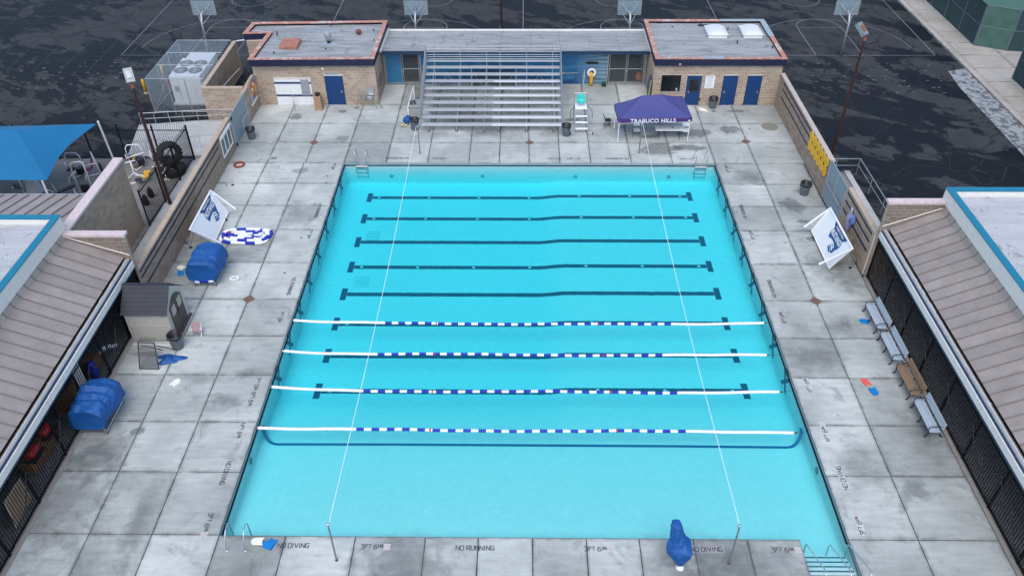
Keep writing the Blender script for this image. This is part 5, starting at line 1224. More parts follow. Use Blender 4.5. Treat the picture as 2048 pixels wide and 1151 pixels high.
# ------------------------------------------------------------------ ladders, stair rails
def ladder(label, x0, x1, y, sgn):
    P = thing('pool_ladder', label, 'ladder', ((x0 + x1)/2, y, 0), group='steel pool ladders')
    for x in (x0, x1):
        MB().tube([(x, y - sgn*.62, .0), (x, y - sgn*.62, .12), (x + .02, y - sgn*.50, .62), (x + .02, y - sgn*.30, .78), (x, y - sgn*.02, .78), (x, y + sgn*.10, .60), (x, y + sgn*.10, -1.0)], .023, 8).build('hand_rail', STEEL, P, True)
        MB().lathe([(.055, 0), (.05, .02), (.03, .03)], (x, y - sgn*.62, 0), 12).build('foot_plate', STEEL, P)
    for z in (-.35, -.62, -.88): B('tread', WHITEP, P, x0, x1, y + sgn*.06 - .05, y + sgn*.06 + .07, z, z + .03)
ladder('steel ladder rails at the far left pool corner', -10.72, -10.05, PL, -1); ladder('steel ladder rails at the far right pool corner', 10.22, 10.9, PL, -1); ladder('steel ladder rails at the near left pool corner', -10.98, -10.32, 0, 1)
for (x0, x1, y0, y1) in ((-10.76, -9.99, PL - .02, PL + .12), (10.2, 10.92, PL - .02, PL + .12)): B('ladder_pad', TILEW, basin, x0, x1, PL - .18, PL - .01, -.23, -.19)
SR = thing('stair_handrails', 'three sloping steel handrails over the corner pool steps', 'handrail', (10.5, -1.5, 0))
for x in (9.82, 10.66, 11.34): MB().tube([(x + .0, -2.25, 0), (x, -2.15, .85), (x, -1.98, 1.06), (x, -1.8, 1.02), (x, -.42, .22), (x, -.3, .16), (x, -.25, .02), (x, -.30, -.5)], .022, 8).build('hand_rail', STEEL, SR, True)

# ------------------------------------------------------------------ backstroke flag posts and lines
def flag_post(x, y, h, label, lean=0):
    P = thing('flag_post', label, 'post', (x, y, 0), group='backstroke flag posts'); MB().tube([(x, y, 0), (x + lean, y, h)], [.035, .03], 8).build('pole', M('post_grey', (.16, .17, .175), .5, var=.3, vs_=9), P); MB().lathe([(.06, 0), (.05, .015)], (x, y, 0), 12).build('base_plate', BLACKP, P)
    MB().lathe([(.055, -.03), (.055, .03)], (x + lean, y + .03, h), 12, 'Y').cyl((x + lean, y, h - .12), (x + lean, y, h + .02), .038, 8).build('pulley', STEEL, P); return P
flag_post(-6.97, -.97, 2.12, 'grey flag post at the near edge beside the shallow end ladder'); flag_post(6.94, -.97, 2.2, 'grey flag post at the near edge beside the covered lift'); flag_post(-6.86, 27.7, 1.9, 'grey flag post at the far edge before the bleacher'); flag_post(6.9, 27.85, 2.0, 'grey flag post at the far edge before the purple canopy')
for sx, y1, z0, z1 in ((-1, 27.7, 2.12, 1.9), (1, 27.85, 2.2, 2.0)):
    o = thing('flag_line', 'thin white flag line strung over the %s half of the pool' % ('left' if sx < 0 else 'right'), 'line', (sx*6.95, -.95, 2.1), group='flag lines over the pool'); MB().tube([(sx*6.95, -.95 + (y1 + .95)*t, z0 + (z1 - z0)*t - .55*math.sin(math.pi*t)) for t in [i/14 for i in range(15)]], .012, 5).build('cord', WHITEF, o)

# ------------------------------------------------------------------ covered reels, lift, shed, misc on deck
def hullcover(name, m, P, secs, n=28, fold=.03, seed=1, smooth=True, crease=0.0, sub=4, fq=(2.7, 2.7, 1.9)):
    """cloth pulled over a form: refined cross-sections, gathered folds and sharp creases"""
    mb = MB(); rnd_ = random.Random(seed); ph_ = [rnd_.uniform(0, 6.28) for _ in range(6)]; off = Vector((rnd_.uniform(0, 50), rnd_.uniform(0, 50), rnd_.uniform(0, 50)))
    full = []
    for q0, q1 in zip(secs[:-1], secs[1:]):
        for i in range(sub):
            t = i/sub; full.append((Vector(q0[0])*(1-t) + Vector(q1[0])*t, q0[1], q0[2], q0[3]*(1-t) + q1[3]*t, q0[4]*(1-t) + q1[4]*t, q0[5]*(1-t) + q1[5]*t))
    full.append(secs[-1])
    for k_, (c, ux, uy, a, b, e) in enumerate(full):
        k = k_/sub
        for j in range(n):
            t = 2*math.pi*j/n; ca, sa_ = math.cos(t), math.sin(t); s = lambda q: (abs(q)**e)*(1 if q >= 0 else -1)
            f = 1 + fold*(math.sin(5*t + ph_[0] + .5*k) + .7*math.sin(8*t + ph_[1] - .4*k) + .6*math.sin(13*t + ph_[2]))
            d = Vector(ux)*(a*s(ca)*f) + Vector(uy)*(b*s(sa_)*f); p = Vector(c) + d
            if crease:
                q = Vector((p.x*fq[0], p.y*fq[1], p.z*fq[2])) + off
                w_ = abs(mnoise.noise(q)) + .6*abs(mnoise.noise(q*2.1 + Vector((3, 1, 7)))) + .35*abs(mnoise.noise(q*4.3))
                p += d.normalized()*crease*(w_ - .35)*min(1.0, d.length/.45)
            mb.v.append(tuple(p))
    K = len(full); mb.f += [(i*n + j, i*n + (j+1) % n, (i+1)*n + (j+1) % n, (i+1)*n + j) for i in range(K-1) for j in range(n)]; mb.f += [tuple(range(n))[::-1], tuple((K-1)*n + j for j in range(n))]
    return mb.build(name, m, P, smooth)
def reel(cx, y0, y1, label, seed, rope=False):
    P = thing('covered_reel', label, 'reel', (cx, (y0 + y1)/2, 0), group='lane rope reels under blue covers'); X, Z = (1, 0, 0), (0, 0, 1); L = y1 - y0
    secs = [((cx - .10, y0 - .02, .90), X, Z, .05, .05, .9), ((cx - .08, y0 - .06, .88), X, Z, .40, .36, .8), ((cx - .06, y0 - .10, .86), X, Z, .66, .50, .62), ((cx - .03, y0 + .02, .90), X, Z, .74, .54, .62), ((cx + .0, y0 + .30*L, .92), X, Z, .72, .60, .72), ((cx + .04, y0 + .62*L, .98), X, Z, .76, .66, .75), ((cx + .05, y0 + .9*L, .95), X, Z, .74, .62, .72), ((cx + .03, y1 + .10, .82), X, Z, .66, .46, .66), ((cx + .02, y1 + .08, .82), X, Z, .05, .05, .9)]
    hullcover('cover', COVER, P, secs, 34, .012, seed, False, .19, 3, (1.3, 2.4, 1.1))
    mb = MB(); z = .14
    for x in (cx - .52, cx + .52): mb.tube([(x, y0 - .0, z), (x, y1, z)], .025, 6)
    for y in (y0, y1): mb.tube([(cx - .52, y, z), (cx + .52, y, z)], .025, 6).tube([(cx - .50, y, z), (cx - .42, y, .4), (cx, y + .02, .55), (cx + .42, y, .4), (cx + .50, y, z)], .022, 6)
    mb.build('frame', STEEL, P)
    for x in (cx - .52, cx + .52):
        for y in (y0, y1): MB().lathe([(.06, -.02), (.06, .02)], (x, y, .062), 12, 'X').build('caster', GREYP, P)
    B('label_patch', WHITEP, P, cx - .62, cx - .40, y0 + .45*L, y0 + .72*L, 1.30, 1.42) if not rope else None
    if rope:
        for i, t in enumerate((-.35, -.12, .12, .35)): o = link('wound_rope', DS['b' if i in (1, 2) else 'w'], P, Vector((cx + t - .1, y0 - .02, .40 - .16*abs(t))) - P.location, (0, R(-40*t), 0)); o.scale = (.72, 1.4, 1.4)
reel(-16.33, 14.42, 16.1, 'blue covered lane rope reel beside the left goal, rope peeking out', 3, True); reel(-17.98, 4.78, 6.5, 'blue covered lane rope reel against the left iron fence', 8)
fl = thing('white_rope_loop', 'loop of white floats on the deck beside the covered reel', 'float', (-15.05, 15.0, 0))
for i in range(12):
    t = 2*math.pi*i/12; link('float', DS['w'], fl, (.20*math.cos(t), .12*math.sin(t), .055), (0, 0, t + 1.57)).scale = (.30, .72, .72)

LF = thing('pool_lift', 'pool access lift wrapped in a blue cover at the near edge', 'pool lift', (5.15, -1.12, 0)); X, Y_ = (1, 0, 0), (0, 1, 0)
MB().lathe([(.14, 0), (.15, .03), (.09, .08), (.07, .2)], (5.18, -1.16, 0), 20).build('base', WHITEP, LF, True); MB().cyl((5.15, -1.1, .1), (5.05, -.9, 1.3), .05).build('mast', GREYP, LF)
hullcover('cover', COVER, LF, [((5.17, -1.10, .12), X, Y_, .11, .11, 1), ((5.16, -1.08, .30), X, Y_, .20, .18, 1), ((5.12, -1.02, .62), X, Y_, .36, .30, .95), ((5.10, -.98, .92), X, Y_, .43, .36, .9), ((5.10, -.95, 1.05), X, Y_, .40, .36, .9), ((5.04, -.88, 1.22), X, Y_, .27, .30, .9), ((4.98, -.80, 1.45), X, Y_, .22, .27, .9), ((4.93, -.74, 1.70), X, Y_, .19, .22, .8), ((4.90, -.68, 1.92), X, Y_, .165, .17, .75), ((4.90, -.66, 1.97), X, Y_, .11, .12, .8)], 22, .03, 5, False, .26, 3, (3.0, 3.0, 1.0))

SH = thing('storage_shed', 'cream resin storage shed with dark shingle roof and brown double doors', 'shed', (-17.45, 11.35, 0))
sx0, sx1, sy0, sy1 = -18.45, -16.48, 10.38, 12.30; ze, zr = 1.68, 2.55; ym_ = (sy0 + sy1)/2
mb = MB(); mb.add([(sx0, sy0, .02), (sx1, sy0, .02), (sx1, sy1, .02), (sx0, sy1, .02), (sx0, sy0, ze), (sx1, sy0, ze), (sx1, sy1, ze), (sx0, sy1, ze), (sx0, ym_, zr), (sx1, ym_, zr)], [(0, 1, 5, 4), (2, 3, 7, 6), (1, 2, 6, 9, 5), (3, 0, 4, 8, 7), (3, 2, 1, 0), (4, 5, 9, 8), (6, 7, 8, 9)]); mb.build('wall', CREAM, SH)
for i in range(6): B('siding_board', CREAM, SH, sx0 + .12, sx1 - .12, sy0 - .018, sy0 + .0, .10 + i*.125, .215 + i*.125)
B('wall_rib', CREAM, SH, sx0, sx1, sy0 - .03, sy0 + .0, .92, .95)
for x in (sx0, sx1 - .1): B('corner_post', CREAM, SH, x, x + .1, sy0 - .035, sy0 + .001, .02, 1.66)
B('base_ramp', M('shed_base', (.06, .06, .062), .7), SH, sx1 + .0, sx1 + .14, sy0 - .02, sy1 + .02, 0, .06); B('skid', BLACKP, SH, sx0, sx1, sy0 - .02, sy1 + .02, 0, .018)
for sgn in (-1, 1):
    ya, yb3 = ym_ , ym_ + sgn*(sy1 - ym_ + .14)
    for i in range(7):
        t0, t1 = i/7, (i + 1)/7; z0_, z1_ = zr + .06 - (zr - ze + .11)*t1, zr + .06 - (zr - ze + .11)*t0 
        for (a, b) in ((sx0 - .10, (sx0+sx1)/2), ((sx0+sx1)/2, sx1 + .05)):
            yA, yC = ya + (yb3 - ya)*t0, ya + (yb3 - ya)*t1
            q = [(a + .003, yA, z1_), (b - .003, yA, z1_), (b - .003, yC, z0_ + .016), (a + .003, yC, z0_ + .016)]
            MB().slabpoly(q if sgn < 0 else q[::-1], -.03 if False else .03).build('shingle_course', SHINGLE, SH)
B('ridge_cap', SHINGLE, SH, sx0 - .11, sx1 + .06, ym_ - .07, ym_ + .07, zr + .05, zr + .085)
for i, (a, b) in enumerate(((sy0 + .28, ym_ - .012), (ym_ + .012, sy1 - .28))):
    mb = MB(); hi, lo = 1.98, 1.62; za, zb = (lo, hi) if i == 0 else (hi, lo)
    n = 6; top = [(a + (b - a)*t/n, za + (zb - za)*math.sin((t/n if i == 0 else 1 - t/n)*math.pi/2)*(1 if i == 0 else -1) if i == 0 else zb + (za - zb)*math.sin((1 - t/n)*math.pi/2)) for t in range(n + 1)]
    poly = [(a, .09), (b, .09)] + top[::-1]; dm = MB().prism(poly, 0, .035); dm.v = [(sx1 + z + .002, x, y) for x, y, z in dm.v]; dr = dm.build('door', BROWND, SH)
    wmid = (a + b)/2; wf_ = B('window_frame', CREAM, dr, sx1 + .036, sx1 + .05, wmid - .19, wmid + .19, 1.12, 1.60); B('pane', M('cream_pane', (.30, .31, .28), .3), wf_, sx1 + .0505, sx1 + .054, wmid - .15, wmid + .15, 1.16, 1.56)
    for q in range(1, 4): B('muntin', CREAM, wf_, sx1 + .0545, sx1 + .06, wmid - .15, wmid + .15, 1.16 + q*.1 - .008, 1.16 + q*.1 + .008)
    B('muntin', CREAM, wf_, sx1 + .0545, sx1 + .062, wmid - .008, wmid + .008, 1.16, 1.56); B('door_handle', BLACKP, dr, sx1 + .037, sx1 + .07, (b - .09) if i == 0 else (a + .03), (b - .03) if i == 0 else (a + .09), .95, 1.15)

pf = thing('loose_pipe', 'long white pipe lying on the deck before the storage shed', 'pipe', (-17.4, 10.1, 0)); MB().cyl((-18.4, 10.12, .03), (-16.65, 10.05, .03), .025, 8).build('tube', WHITEP, pf)
rcg = thing('folding_sling_chair', 'dusty pink folding sling chair on the deck before the shed', 'chair', (-15.60, 10.75, 0), R(8)); rcg.scale = (.82, .82, .82)
for s in (-1, 1): MB().tube([(s*.26, -.22, .01), (s*.26, .18, .46), (s*.26, .34, .72)], .012, 6).build('leg', STEEL, rcg, local=True); MB().tube([(s*.26, .28, .01), (s*.26, -.2, .40)], .012, 6).build('leg', STEEL, rcg, local=True)
MB().cyl((-.26, -.22, .012), (.26, -.22, .012), .011, 6).cyl((-.26, .28, .012), (.26, .28, .012), .011, 6).build('stretcher', STEEL, rcg, local=True)
mb = MB(); mb.grid(lambda u, v: (-.24 + .48*u, -.18 + .40*v, .40 - .05*math.sin(math.pi*v)), 6, 8); mb.grid(lambda u, v: (-.24 + .48*u, .23 + .1*v, .45 + .25*v), 6, 4); mb.build('sling', PINKC, rcg, True, True)
for s in (-1, 1): MB().cyl((s*.30, -.2, .56), (s*.30, .2, .60), .016, 6).build('armrest', WHITEP, rcg, local=True)
nf = thing('rebound_net', 'grey steel framed net stand leaning on the deck near the shed', 'net', (-17.1, 9.0, 0))
A = [Vector((-17.50, 8.52, .03)), Vector((-16.64, 8.50, .03)), Vector((-16.80, 9.15, 1.0)), Vector((-17.55, 9.2, 1.0))]
MB().tube([tuple(p) for p in A], .035, 8, True).build('frame', M('dark_grey_tube', (.05, .055, .06), .5), nf); MB().slabpoly(A, .003).build('net', NETD, nf)
MB().tube([(-17.4, 9.15, .85), (-16.9, 9.75, .02)], .02, 6).tube([(-16.75, 9.1, .9), (-16.3, 9.75, .02)], .02, 6).build('brace', BLACKP, nf)
MB().slabpoly([A[3], A[2], A[2] + Vector((0.02, .25, .10)), A[3] + Vector((0.02, .25, .10))], .003).build('net', NETD, nf)
cb = thing('crumpled_tarp', 'crumpled blue cover dropped on the deck beside the net frame', 'tarp', (-16.4, 9.2, 0)); rnd_ = random.Random(2)
def tarp(u, v):
    t = 2*math.pi*u; r = v*(.42 + .12*math.sin(3*t + 1) + .08*math.sin(5*t)); return (-16.35 + 1.3*r*math.cos(t) + .05*math.sin(9*v + t), 9.15 + .75*r*math.sin(t), .02 + (.20*(1 - v)*(1 + .5*math.sin(7*t + 4*v)) + .05*abs(math.sin(9*t + 7*v)))*(1 - v**4))
MB().grid(tarp, 36, 8).build('cloth', COVER, cb, True)
# kickboards
def kick(x, y, rz, m, label, z=0.0, L=.46, w_=.30):
    P = thing('kickboard', label, 'kickboard', (x, y, z), R(rz), 'foam kickboards on the deck'); pts = [(-w_/2, -L/2), (-.05, -L/2 + .05), (.05, -L/2 + .05), (w_/2, -L/2), (w_/2, L*.2)] + [(w_/2*math.cos(t*math.pi/8), L*.2 + L*.3*math.sin(t*math.pi/8)) for t in range(1, 8)] + [(-w_/2, L*.2)]
    MB().prism(pts, .004, .035).build('board', m, P, local=True); MB().prism([(q[0]*.96, q[1]*.96) for q in pts], .0352, .038).build('top_skin', m, P, local=True); return P
kick(-15.62, 7.68, -30, KWHITE, 'cream kickboard lying alone on the left deck'); kick(14.62, 7.95, 20, KRED, 'coral red kickboard with its end under a blue one'); kick(14.78, 7.35, -170, KBLUE, 'blue kickboard overlapping the coral one near the benches', .04); kick(15.85, 11.95, 75, KBLUE, 'blue kickboard half under the farthest bench')
kick(-18.05, 15.85, 60, KWHITE, 'cream kickboard leaning by the left wall near the covered reel', .04); kick(-17.95, 15.45, 20, KBLUE, 'light blue kickboard on the deck near the left wall reel'); kick(-9.95, -.30, 90, KWHITE, 'white kickboard on the pile at the near left ladder', .08); kick(-9.55, -.42, 70, KBLUE, 'upper blue kickboard on the pile at the near left ladder', .04); kick(-9.45, -.35, 160, KBLUE, 'lower blue kickboard on the pile at the near left ladder')
rg = thing('red_ring', 'faded red rubber ring lying by the left striped wall', 'ring', (-17.85, 26.2, 0)); MB().tube([(-17.85 + .29*math.cos(t*math.pi/14), 26.2 + .29*math.sin(t*math.pi/14), .06) for t in range(28)], .06, 10, True).build('ring', REDR, rg, True)
sk_ = thing('small_debris', 'small black object lying near the foot of the left wall', 'debris', (-17.6, 23.9, 0)); B('body', BLACKP, sk_, -17.7, -17.55, 23.85, 23.97, 0, .05, .01)

# ------------------------------------------------------------------ water polo goals with banners
def polo_goal(sg, label, A, Bp, P1, P2, Q1, Q2, feet):
    P = thing('banner_goal', label, 'goal', (A[0], (A[1] + Bp[1])/2, 0)); V = Vector; A, Bp, P1, P2, Q1, Q2 = map(V, (A, Bp, P1, P2, Q1, Q2))
    n0 = (Bp - A).cross(Q1 - A).normalized(); Q2 = Q2 - n0*(Q2 - A).dot(n0)
    MB().tube([P1, A, Bp, P2], .055, 8).build('goal_frame', WHITEP, P)
    c = [A, Bp, Q2, Q1]
    if (c[1]-c[0]).cross(c[2]-c[0]).z < 0: c = [A, Q1, Q2, Bp]
    nn = (c[1]-c[0]).cross(c[2]-c[0]).normalized(); MB().slabpoly(c, .03).build('banner', M('white_banner', (.84, .85, .86), .5, var=.02), P)
    MB().tube([A, Q1, Q2, Bp], .03, 6).build('back_frame', WHITEP, P)
    for a, b, q in ((A, P1, Q1), (Bp, P2, Q2)): MB().slabpoly([a, b, q], .003).build('side_net', NET, P)
    for f in feet: MB().tube(f, .03, 6).build('stand_leg', GALV, P)
    for f in feet: MB().lathe([(.07, -.03), (.07, .03)], (f[-1][0], f[-1][1], .07), 12, 'Y').build('caster', RUBBER, P)
    # emblem: u along crossbar in reading direction, v up towards the crossbar
    u = (Bp - A).normalized() if sg > 0 else (A - Bp).normalized(); v = nn.cross(u)
    top = (A + Bp)/2
    if v.dot(top - (Q1 + Q2)/2) < 0: u = -u; v = -v
    v = (v - u*v.dot(u)).normalized()
    W = (Bp - A).length; H = ((A - Q1).length + (Bp - Q2).length)/2; cen = (A + Bp + Q1 + Q2)/4 + v*(.16*H) + u*(.10*W) + nn*.012
    rot = frame_rot(u, v); sc = .40*W
    def poly(name, pts, m, h): mb = MB().prism([(p[0]*sc, p[1]*sc) for p in pts], 0, .003); o = mb.build(name, m, P, local=True); o.location = cen + nn*h - P.location; o.rotation_euler = rot; return o
    NB = M('emblem_navy', (.004, .035, .13), .6, var=.05); BB = M('emblem_blue', (.006, .085, .25), .6, var=.05); SB = M('emblem_silver_blue', (.22, .40, .55), .6)
    em = poly('emblem', [(-.62, .40), (-.30, .34), (.30, .34), (.62, .40), (.56, .26), (.44, .20), (.50, -.02), (.42, -.22), (.18, -.14), (-.14, -.14), (-.42, -.22), (-.50, -.02), (-.44, .20), (-.56, .26)], BB, 0)
    poly('emblem_bar', [(-.46, .33), (.46, .33), (.42, .20), (-.42, .20)], NB, .004); poly('emblem_flare', [(.10, -.13), (.40, -.20), (.34, -.42), (.12, -.52), (-.10, -.44), (-.02, -.28)], BB, .005)
    for a, b in ((-.14, -.17), (-.24, -.27), (-.34, -.36)): poly('emblem_swoosh', [(-.06, a), (.10, a - .02), (.26, a - .10), (.22, a - .15), (.08, a - .07), (-.06, a - .05)], WHITEP if a > -.3 else SB, .009)
    for txt, yy2, s_, bold in (('TRABUCO HILLS', .265, .105, .002), ('MUSTANGS', .035, .245, .006)):
        me = text_mesh(txt, s_*sc, .002, bold*sc); me.materials.append(WHITEP); o = link('emblem_lettering', me, P, cen + nn*.010 + v*(yy2*sc) - P.location, rot)
        if txt == 'MUSTANGS': o.scale = (.72, 1.15, 1)
polo_goal(1, 'tipped water polo goal with blue emblem banner on the right deck', (15.92, 19.08, 1.70), (15.96, 15.46, 1.70), (14.81, 19.11, .45), (14.70, 15.82, .45), (15.31, 19.21, .15), (15.18, 15.92, .15), [[(15.9, 15.9, 1.5), (16.44, 16.05, .08)], [(15.9, 16.6, 1.5), (16.85, 16.5, .08)], [(15.9, 18.6, 1.5), (16.5, 18.7, .08)], [(15.35, 18.7, .2), (15.3, 18.7, .08)], [(16.44, 16.05, .1), (16.85, 16.5, .1)]])
polo_goal(-1, 'tipped water polo goal with blue emblem banner by the left wall', (-17.56, 20.64, 1.70), (-17.53, 16.92, 1.70), (-16.47, 20.70, .45), (-16.39, 17.51, .45), (-16.99, 20.79, .15), (-16.84, 17.97, .15), [[(-17.5, 17.4, 1.5), (-18.1, 17.6, .08)], [(-17.5, 18.1, 1.5), (-18.45, 18.0, .08)], [(-17.5, 20.2, 1.5), (-18.1, 20.2, .08)], [(-17.0, 20.2, .2), (-16.95, 20.2, .08)], [(-18.1, 17.6, .1), (-18.45, 18.0, .1)]])

# ------------------------------------------------------------------ benches
def bench(y0, y1, label, m):
    P = thing('deck_bench', label, 'bench', (16.3, (y0 + y1)/2, 0), group='slatted benches along the right fence')
    for i in range(4): B('seat_slat', m, P, 16.05 + i*.112, 16.05 + i*.112 + .10, y0, y1, .42 - .006*i, .455 - .006*i, .006)
    for i in range(3):
        x, z = 16.545 + i*.025, .55 + i*.105; MB().obox((x, (y0 + y1)/2, z + .045), (0, 1, 0), (.22, 0, .975), (.975, 0, -.22), (y1 - y0)/2, .047, .016).build('back_slat', m, P)
    for y in (y0 + .12, (y0 + y1)/2, y1 - .12):
        MB().tube([(15.98, y, .02), (16.06, y, .06), (16.10, y, .22), (16.06, y, .36), (16.12, y, .405), (16.45, y, .39)], [.03, .035, .026, .03, .026, .026], 6).build('front_leg', CASTI, P, True)
        MB().tube([(16.72, y, .02), (16.66, y, .06), (16.56, y, .2), (16.48, y, .36), (16.55, y, .5), (16.63, y, .84)], [.03, .035, .026, .03, .026, .022], 6).build('rear_leg', CASTI, P, True)
        if y != (y0 + y1)/2: MB().tube([(16.06, y, .38), (16.04, y, .55), (16.14, y, .62), (16.42, y, .62), (16.56, y, .58)], .022, 6).build('armrest', CASTI, P, True)
bench(10.98, 12.80, 'farthest grey slatted bench, nearest the right wing wall', BGREY); bench(8.92, 10.74, 'second grey slatted bench, between the farthest and the tan one', BGREY); bench(6.80, 8.62, 'tan slatted bench, the only brown one along the fence', TAN); bench(4.74, 6.56, 'nearest grey slatted bench along the right fence', BGREY)

# ------------------------------------------------------------------ light poles, hoops, cage, bollards
def light_pole(x, y, h, label, face, lean=0.0, head=True):
    P = thing('light_pole', label, 'light pole', (x, y, -.12), group='rusty floodlight poles')
    MB().tube([(x, y, -.12), (x + lean*.5, y, h*.5), (x + lean, y, h)], [.105, .09, .07], 10).build('pole', RUST, P)
    if head:
        t = Vector((x + lean, y, h)); f = Vector((*face, 0)).normalized(); u = Vector((0, 0, 1)); s = f.cross(u)
        MB().cyl(t, t + Vector((0, 0, .22)), .085, 10).build('collar', RUSTO, P)
        dirv = (f*.75 + u*.65).normalized(); nrm_ = (u*.75 - f*.65).normalized(); c = t + Vector((0, 0, .28)) + dirv*.42
        MB().obox(c, dirv, s, nrm_, .40, .22, .11).build('lamp_head', M('weathered_lamp_metal', (.26, .29, .31), .4, .4, var=.3, vs_=6), P); MB().obox(c - nrm_*.12, dirv, s, nrm_, .34, .18, .012).build('lens', M('lamp_glass', (.55, .60, .62), .2), P); MB().obox(c + nrm_*.13, dirv, s, nrm_, .2, .12, .03).build('ballast', RUSTO if x > 0 else PIPEC, P)
light_pole(-20.68, 21.9, 7.15, 'rusty floodlight pole between the left wall and the gym yard', (-.45, .9), 0.0); light_pole(18.75, 27.3, 7.5, 'rusty floodlight pole outside the right striped wall', (-.5, .55), .05); light_pole(-2.15, 47.0, 8.0, 'rusty pole rising behind the breezeway roof at the top', (0, -1), 0, False)

def hoop(x, label):
    P = thing('basketball_hoop', label, 'basketball hoop', (x, 42.9, -.12), group='basketball hoops on the asphalt courts')
    MB().tube([(x, 42.9, -.12), (x, 42.95, 2.4), (x, 43.2, 2.95), (x, 43.9, 3.2)], .075, 8).build('pole', GALV, P, True)
    for s in (-1, 1): MB().tube([(x, 42.95, 2.3), (x + s*.55, 43.95, 2.85)], .025, 6).tube([(x, 43.25, 3.0), (x + s*.6, 43.95, 3.55)], .025, 6).build('brace', GALV, P)
    B('backboard', BBGREY, P, x - .9, x + .9, 43.97, 44.03, 2.68, 3.76, .01); mb = MB(); mb.box(x - .9, x + .9, 43.955, 43.968, 2.68, 2.73); mb.box(x - .9, x - .85, 43.955, 43.968, 2.73, 3.76); mb.box(x + .85, x + .9, 43.955, 43.968, 2.73, 3.76); mb.build('backboard_rim', GALV, P)
    MB().tube([(x + .23*math.cos(t*math.pi/8), 44.35 + .23*math.sin(t*math.pi/8), 2.86) for t in range(16)], .012, 5, True).build('ring', RUSTO, P); MB().lathe([(.23, 2.85), (.16, 2.5)], (x, 44.35, 0), 12, cap=False).build('net', CHAIN, P)
for x, lb in ((-24.75, 'leftmost basketball hoop, beyond the air conditioning cage'), (-8.55, 'basketball hoop behind the left half of the breezeway roof'), (7.65, 'basketball hoop behind the breezeway roof near the guard building'), (24.05, 'rightmost basketball hoop standing alone on the right asphalt')): hoop(x, lb)

AC = thing('air_conditioner', 'large white rooftop style condenser with four fans inside the cage', 'air conditioner', (-23.6, 36.6, -.12))
B('cabinet', DUCT, AC, -24.62, -22.5, 34.7, 37.7, -.05, 1.95, .02); B('rear_section', DUCT, AC, -24.5, -22.6, 37.72, 38.9, -.05, 1.85, .02)
for (x, y) in ((-24.05, 35.6), (-23.05, 35.6), (-24.05, 36.75), (-23.05, 36.75)):
    f = MB().lathe([(.46, 1.952), (.46, 2.02), (.40, 2.02), (.40, 1.96)], (x, y, 0), 24, cap=False).build('fan_shroud', GREYP, AC); MB().lathe([(.398, 1.955), (.398, 1.96)], (x, y, 0), 24).build('fan_well', BLACKP, f)
    g = MB()
    for r_ in (.12, .2, .28, .36): g.tube([(x + r_*math.cos(t*math.pi/9), y + r_*math.sin(t*math.pi/9), 2.02) for t in range(18)], .008, 4, True)
    for a in range(4): g.cyl((x - .38*math.cos(a*.785), y - .38*math.sin(a*.785), 2.025), (x + .38*math.cos(a*.785), y + .38*math.sin(a*.785), 2.025), .008, 4)
    g.build('fan_guard', GALV, f)
    bl_ = MB()
    for a in range(4): c_, s_ = math.cos(a*1.5708), math.sin(a*1.5708); bl_.add([(x + .05*c_ - .05*s_, y + .05*s_ + .05*c_, 1.975), (x + .34*c_ - .10*s_, y + .34*s_ + .10*c_, 1.97), (x + .36*c_ + .10*s_, y + .36*s_ - .10*c_, 2.0), (x + .05*c_ + .05*s_, y + .05*s_ - .05*c_, 1.99)], [(0, 1, 2, 3)])
    bl_.build('fan_blades', GREYP, f)
mb = MB()
for x in (-24.1, -23.55, -23.0): mb.box(x - .006, x + .006, 34.69, 34.699, .1, 1.85)
mb.box(-24.4, -24.1, 34.685, 34.698, .8, 1.2); mb.build('panel_seam', GALV, AC); B('pad', WALK, AC, -24.8, -22.3, 34.5, 39.1, -.12, -.05)
CG = thing('chain_link_cage', 'chain-link cage with mesh roof around the white condenser', 'cage', (-25.6, 33.3, -.12)); cx0, cx1, cy0, cy1, ch = -25.6, -21.7, 33.3, 39.8, 2.4
mb = MB()
POSTS = [(cx0, cy0), (-24.16, cy0), (-23.0, cy0), (cx1, cy0), (cx0, 35.5), (cx0, 37.6), (cx0, cy1), (-23.6, cy1), (cx1, cy1)]
for (x, y) in POSTS: MB().cyl((x, y, -.12), (x, y, ch), .03, 8).build('post', GALV, CG)
for z in (.02, ch): MB().tube([(cx1, cy0, z), (cx0, cy0, z), (cx0, cy1, z), (cx1, cy1, z)], .024, 6).build('rail', GALV, CG)
for y in (35.5, 37.6): MB().cyl((cx0, y, ch), (cx1, y, ch), .02, 6).build('roof_rail', GALV, CG)
MB().tube([(-25.5, cy0, .1), (-24.2, cy0, 2.3)], .018, 6).build('gate_brace', GALV, CG)
for q in ([(cx0, cy0, 0), (cx1, cy0, 0), (cx1, cy0, ch), (cx0, cy0, ch)], [(cx0, cy1, 0), (cx0, cy0, 0), (cx0, cy0, ch), (cx0, cy1, ch)], [(cx0, cy0, ch + .01), (cx1, cy0, ch + .01), (cx1, cy1, ch + .01), (cx0, cy1, ch + .01)]): MB().slabpoly(q, .003).build('mesh_panel', CHAIN, CG)
MB().tube([(-21.3, 39.9, 2.3), (-20.4, 39.9, 2.4), (-20.0, 39.9, 2.4)], .06, 6).build('duct', GALV, CG)
for (x, y, lb) in ((-27.35, 36.4, 'yellow bollard standing outside the corner of the cage'), (-26.85, 38.75, 'yellow bollard behind the mesh of the cage, farther one')):
    P = thing('bollard', lb, 'bollard', (x, y, -.12), group='yellow bollards'); MB().lathe([(.10, -.12), (.10, .86), (.08, .92), (.03, .95)], (x, y, 0), 14).build('post', YELLOW, P, True); MB().lathe([(.17, -.12), (.16, -.07), (.11, -.06)], (x, y, 0), 14).build('collar', WALK, P)
